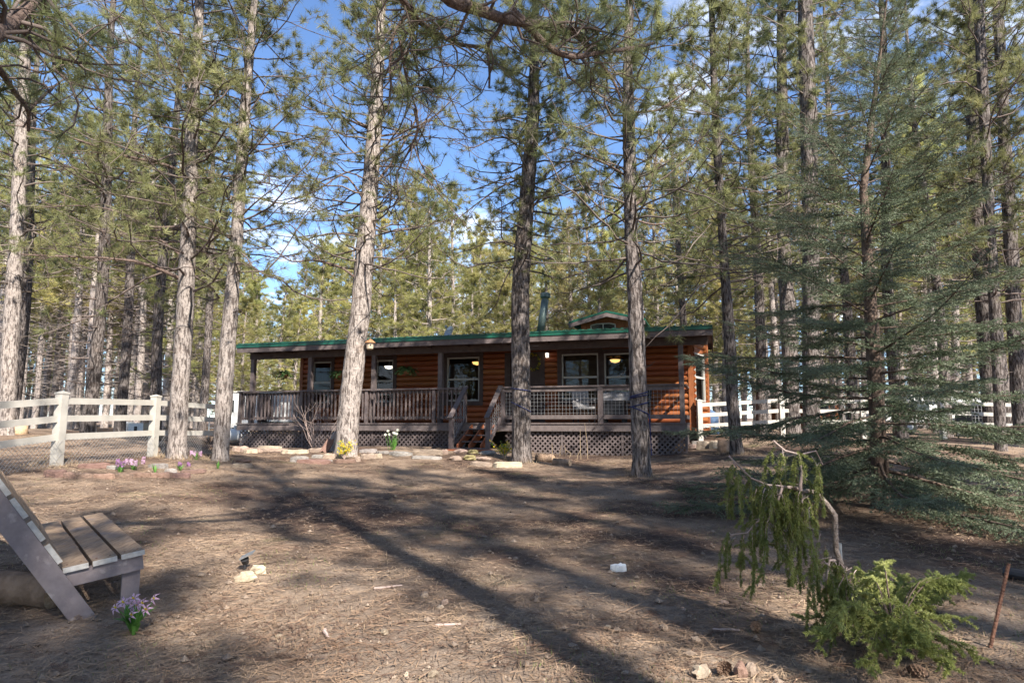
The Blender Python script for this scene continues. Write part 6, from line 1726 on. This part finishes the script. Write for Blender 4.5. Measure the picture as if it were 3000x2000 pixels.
# fallen twigs that can be seen singly
for i, (xa, ya, xb, yb, lb_) in enumerate([(1095, 1730, 1180, 1718, 'pale fallen stick on the yard left of centre'), (950, 1852, 962, 1872, 'short dark bent twig on the pale litter at the bottom'), (2180, 1770, 2260, 1800, 'dark fallen stick left of the weeping spruce'), (1270, 1838, 1350, 1836, 'thin pale twig on the bare dirt near the bottom centre'),
                                           (2090, 1852, 2160, 1850, 'thicker pale stick left of the weeping spruce foot')]):
    a, b = G(xa, ya), G(xb, yb); m_ = (a + b) / 2; nb = NB(); rg = np.random.default_rng(i)
    pts = np.linspace(a, b, 6) - a + rg.normal(0, .006, (6, 3)); pts[:, 2] = [gz(*(a + p)[:2]) - a[2] + .012 for p in pts]
    nb.tube(pts, np.linspace(.013, .006, 6), 6, True); o = nb.build('fallen_stick', M['bare'] if i != 2 else M['log_bark']); o.location = a; tag(o, lb_, 'stick')

# ------------------------------------------------------------------ uncountable ground cover
def scatter_xy(rg, n, near=2.6, far=17.0, power=1.5):
    y = near + (far - near) * rg.uniform(0, 1, n) ** power
    x = y * rg.uniform(-.86, .86, n)
    return x, y
def litter(seed, n, m, name, label, L0, L1, w, lift, far=17, power=1.5, clump=True):
    rg = np.random.default_rng(seed)
    x, y = scatter_xy(rg, n, 2.6, far, power)
    if clump:      # needles gather in drifts
        k = np.sin(x * 1.3 + 2 * np.sin(y * .7)) * np.cos(y * 1.1 + np.sin(x * .9)) + .5 * np.sin(3.1 * x + 1.7 * y)
        keep = rg.uniform(-2.2, .6, n) < k; x, y = x[keep], y[keep]; n = len(x)
    z = ground(x, y)
    a = rg.uniform(0, 2 * np.pi, n); L = rg.uniform(L0, L1, n)
    d = np.stack([np.cos(a), np.sin(a), rg.normal(0, .10, n)], -1)
    p = np.stack([x, y, z + .006 + np.abs(rg.normal(0, lift, n))], -1)
    ww = w * (1 + y * .09)
    q = np.stack([-np.sin(a), np.cos(a), rg.normal(0, .3, n)], -1) * (ww / 2)[:, None]
    T = np.stack([p - q, p + q, p + d * L[:, None] + q * .3], 1)
    nb = NB(); nb.tri(T); o = nb.build(name, m); tag(o, label, 'ground cover', kind='stuff')
litter(1, 120000, M['litter'], 'pine_needle_litter', 'brown fallen pine needles strewn over the yard', .06, .17, .0042, .011)
def blades_field(seed, n, m, name, label, h0, h1, w, far=14, thr=.2):
    rg = np.random.default_rng(seed)
    x, y = scatter_xy(rg, n, 2.7, far, 1.3)
    k = np.sin(x * 2.1 + 1.3 * np.sin(y * 1.1) + seed) * np.cos(y * 1.7 + np.sin(x * 1.4)) + .4 * np.sin(5 * x + 3 * y)
    keep = k > thr + rg.uniform(-.2, .2, n); x, y = x[keep], y[keep]; n = len(x)
    z = ground(x, y); a = rg.uniform(0, 2 * np.pi, n); h = rg.uniform(h0, h1, n)
    t = np.stack([np.cos(a) * h * .7, np.sin(a) * h * .7, h], -1); p = np.stack([x, y, z - .005], -1); b = a + rg.uniform(1, 2, n)
    q = np.stack([np.cos(b), np.sin(b), np.zeros(n)], -1) * w / 2
    nb = NB(); nb.tri(np.stack([p - q, p + q, p + t], 1)); o = nb.build(name, m); tag(o, label, 'grass', kind='stuff')
blades_field(2, 30000, M['grass'], 'short_grass', 'sparse short green grass coming up through the litter', .012, .04, .005, 14, .55)
blades_field(6, 26000, M['dry'], 'dry_grass', 'thin straw coloured grass over the yard', .015, .06, .0035, 16, .35)
# dry grass tufts at trunks, fence feet and the skirt
rg = np.random.default_rng(14); nb = NB()
spots = [NEAR[i]['base'] for i in (0, 1, 2, 3, 4, 5)] + [np.array([x, y, gz(x, y)]) for x, y in LFP[:4]]
for b in spots:
    for k in range(150):
        a = rg.uniform(0, 6.28); r = rg.uniform(.2, .5); x, y = b[0] + r * math.cos(a), b[1] + r * math.sin(a); p = np.array([x, y, gz(x, y) - .01]); h = rg.uniform(.04, .15)
        q = np.array([math.cos(a + 1), math.sin(a + 1), 0]) * .004; nb.tri([p - q, p + q, p + np.array([rg.normal(0, .06), rg.normal(0, .06), h])])
o = nb.build('dry_grass_tufts', M['dry']); tag(o, 'straw coloured grass tufts around the trunks and fence posts', 'grass', kind='stuff')
# gravel crumbs
rg = np.random.default_rng(15); n = 4200
x, y = scatter_xy(rg, n, 2.7, 12, 1.5); z = ground(x, y); s = rg.uniform(.005, .016, n) * (1 + rg.uniform(0, 1, n) ** 8 * 1.5)
oct_ = np.array([(1, 0, 0), (0, 1, 0), (-1, 0, 0), (0, -1, 0), (0, 0, .8), (0, 0, -.6)]); of = np.array([(0, 1, 4), (1, 2, 4), (2, 3, 4), (3, 0, 4), (1, 0, 5), (2, 1, 5), (3, 2, 5), (0, 3, 5)])
V = np.stack([x, y, z + s * .3], -1)[:, None] + oct_[None] * s[:, None, None] * rg.uniform(.7, 1.3, (n, 6, 1)); Fi = (np.arange(n)[:, None, None] * 6 + of[None]).reshape(-1, 3)
nb = NB(); nb.add(V.reshape(-1, 3), F3=Fi); o = nb.build('gravel', M['pebble']); tag(o, 'crumbs of gravel and dirt clods on the yard', 'gravel', kind='stuff')
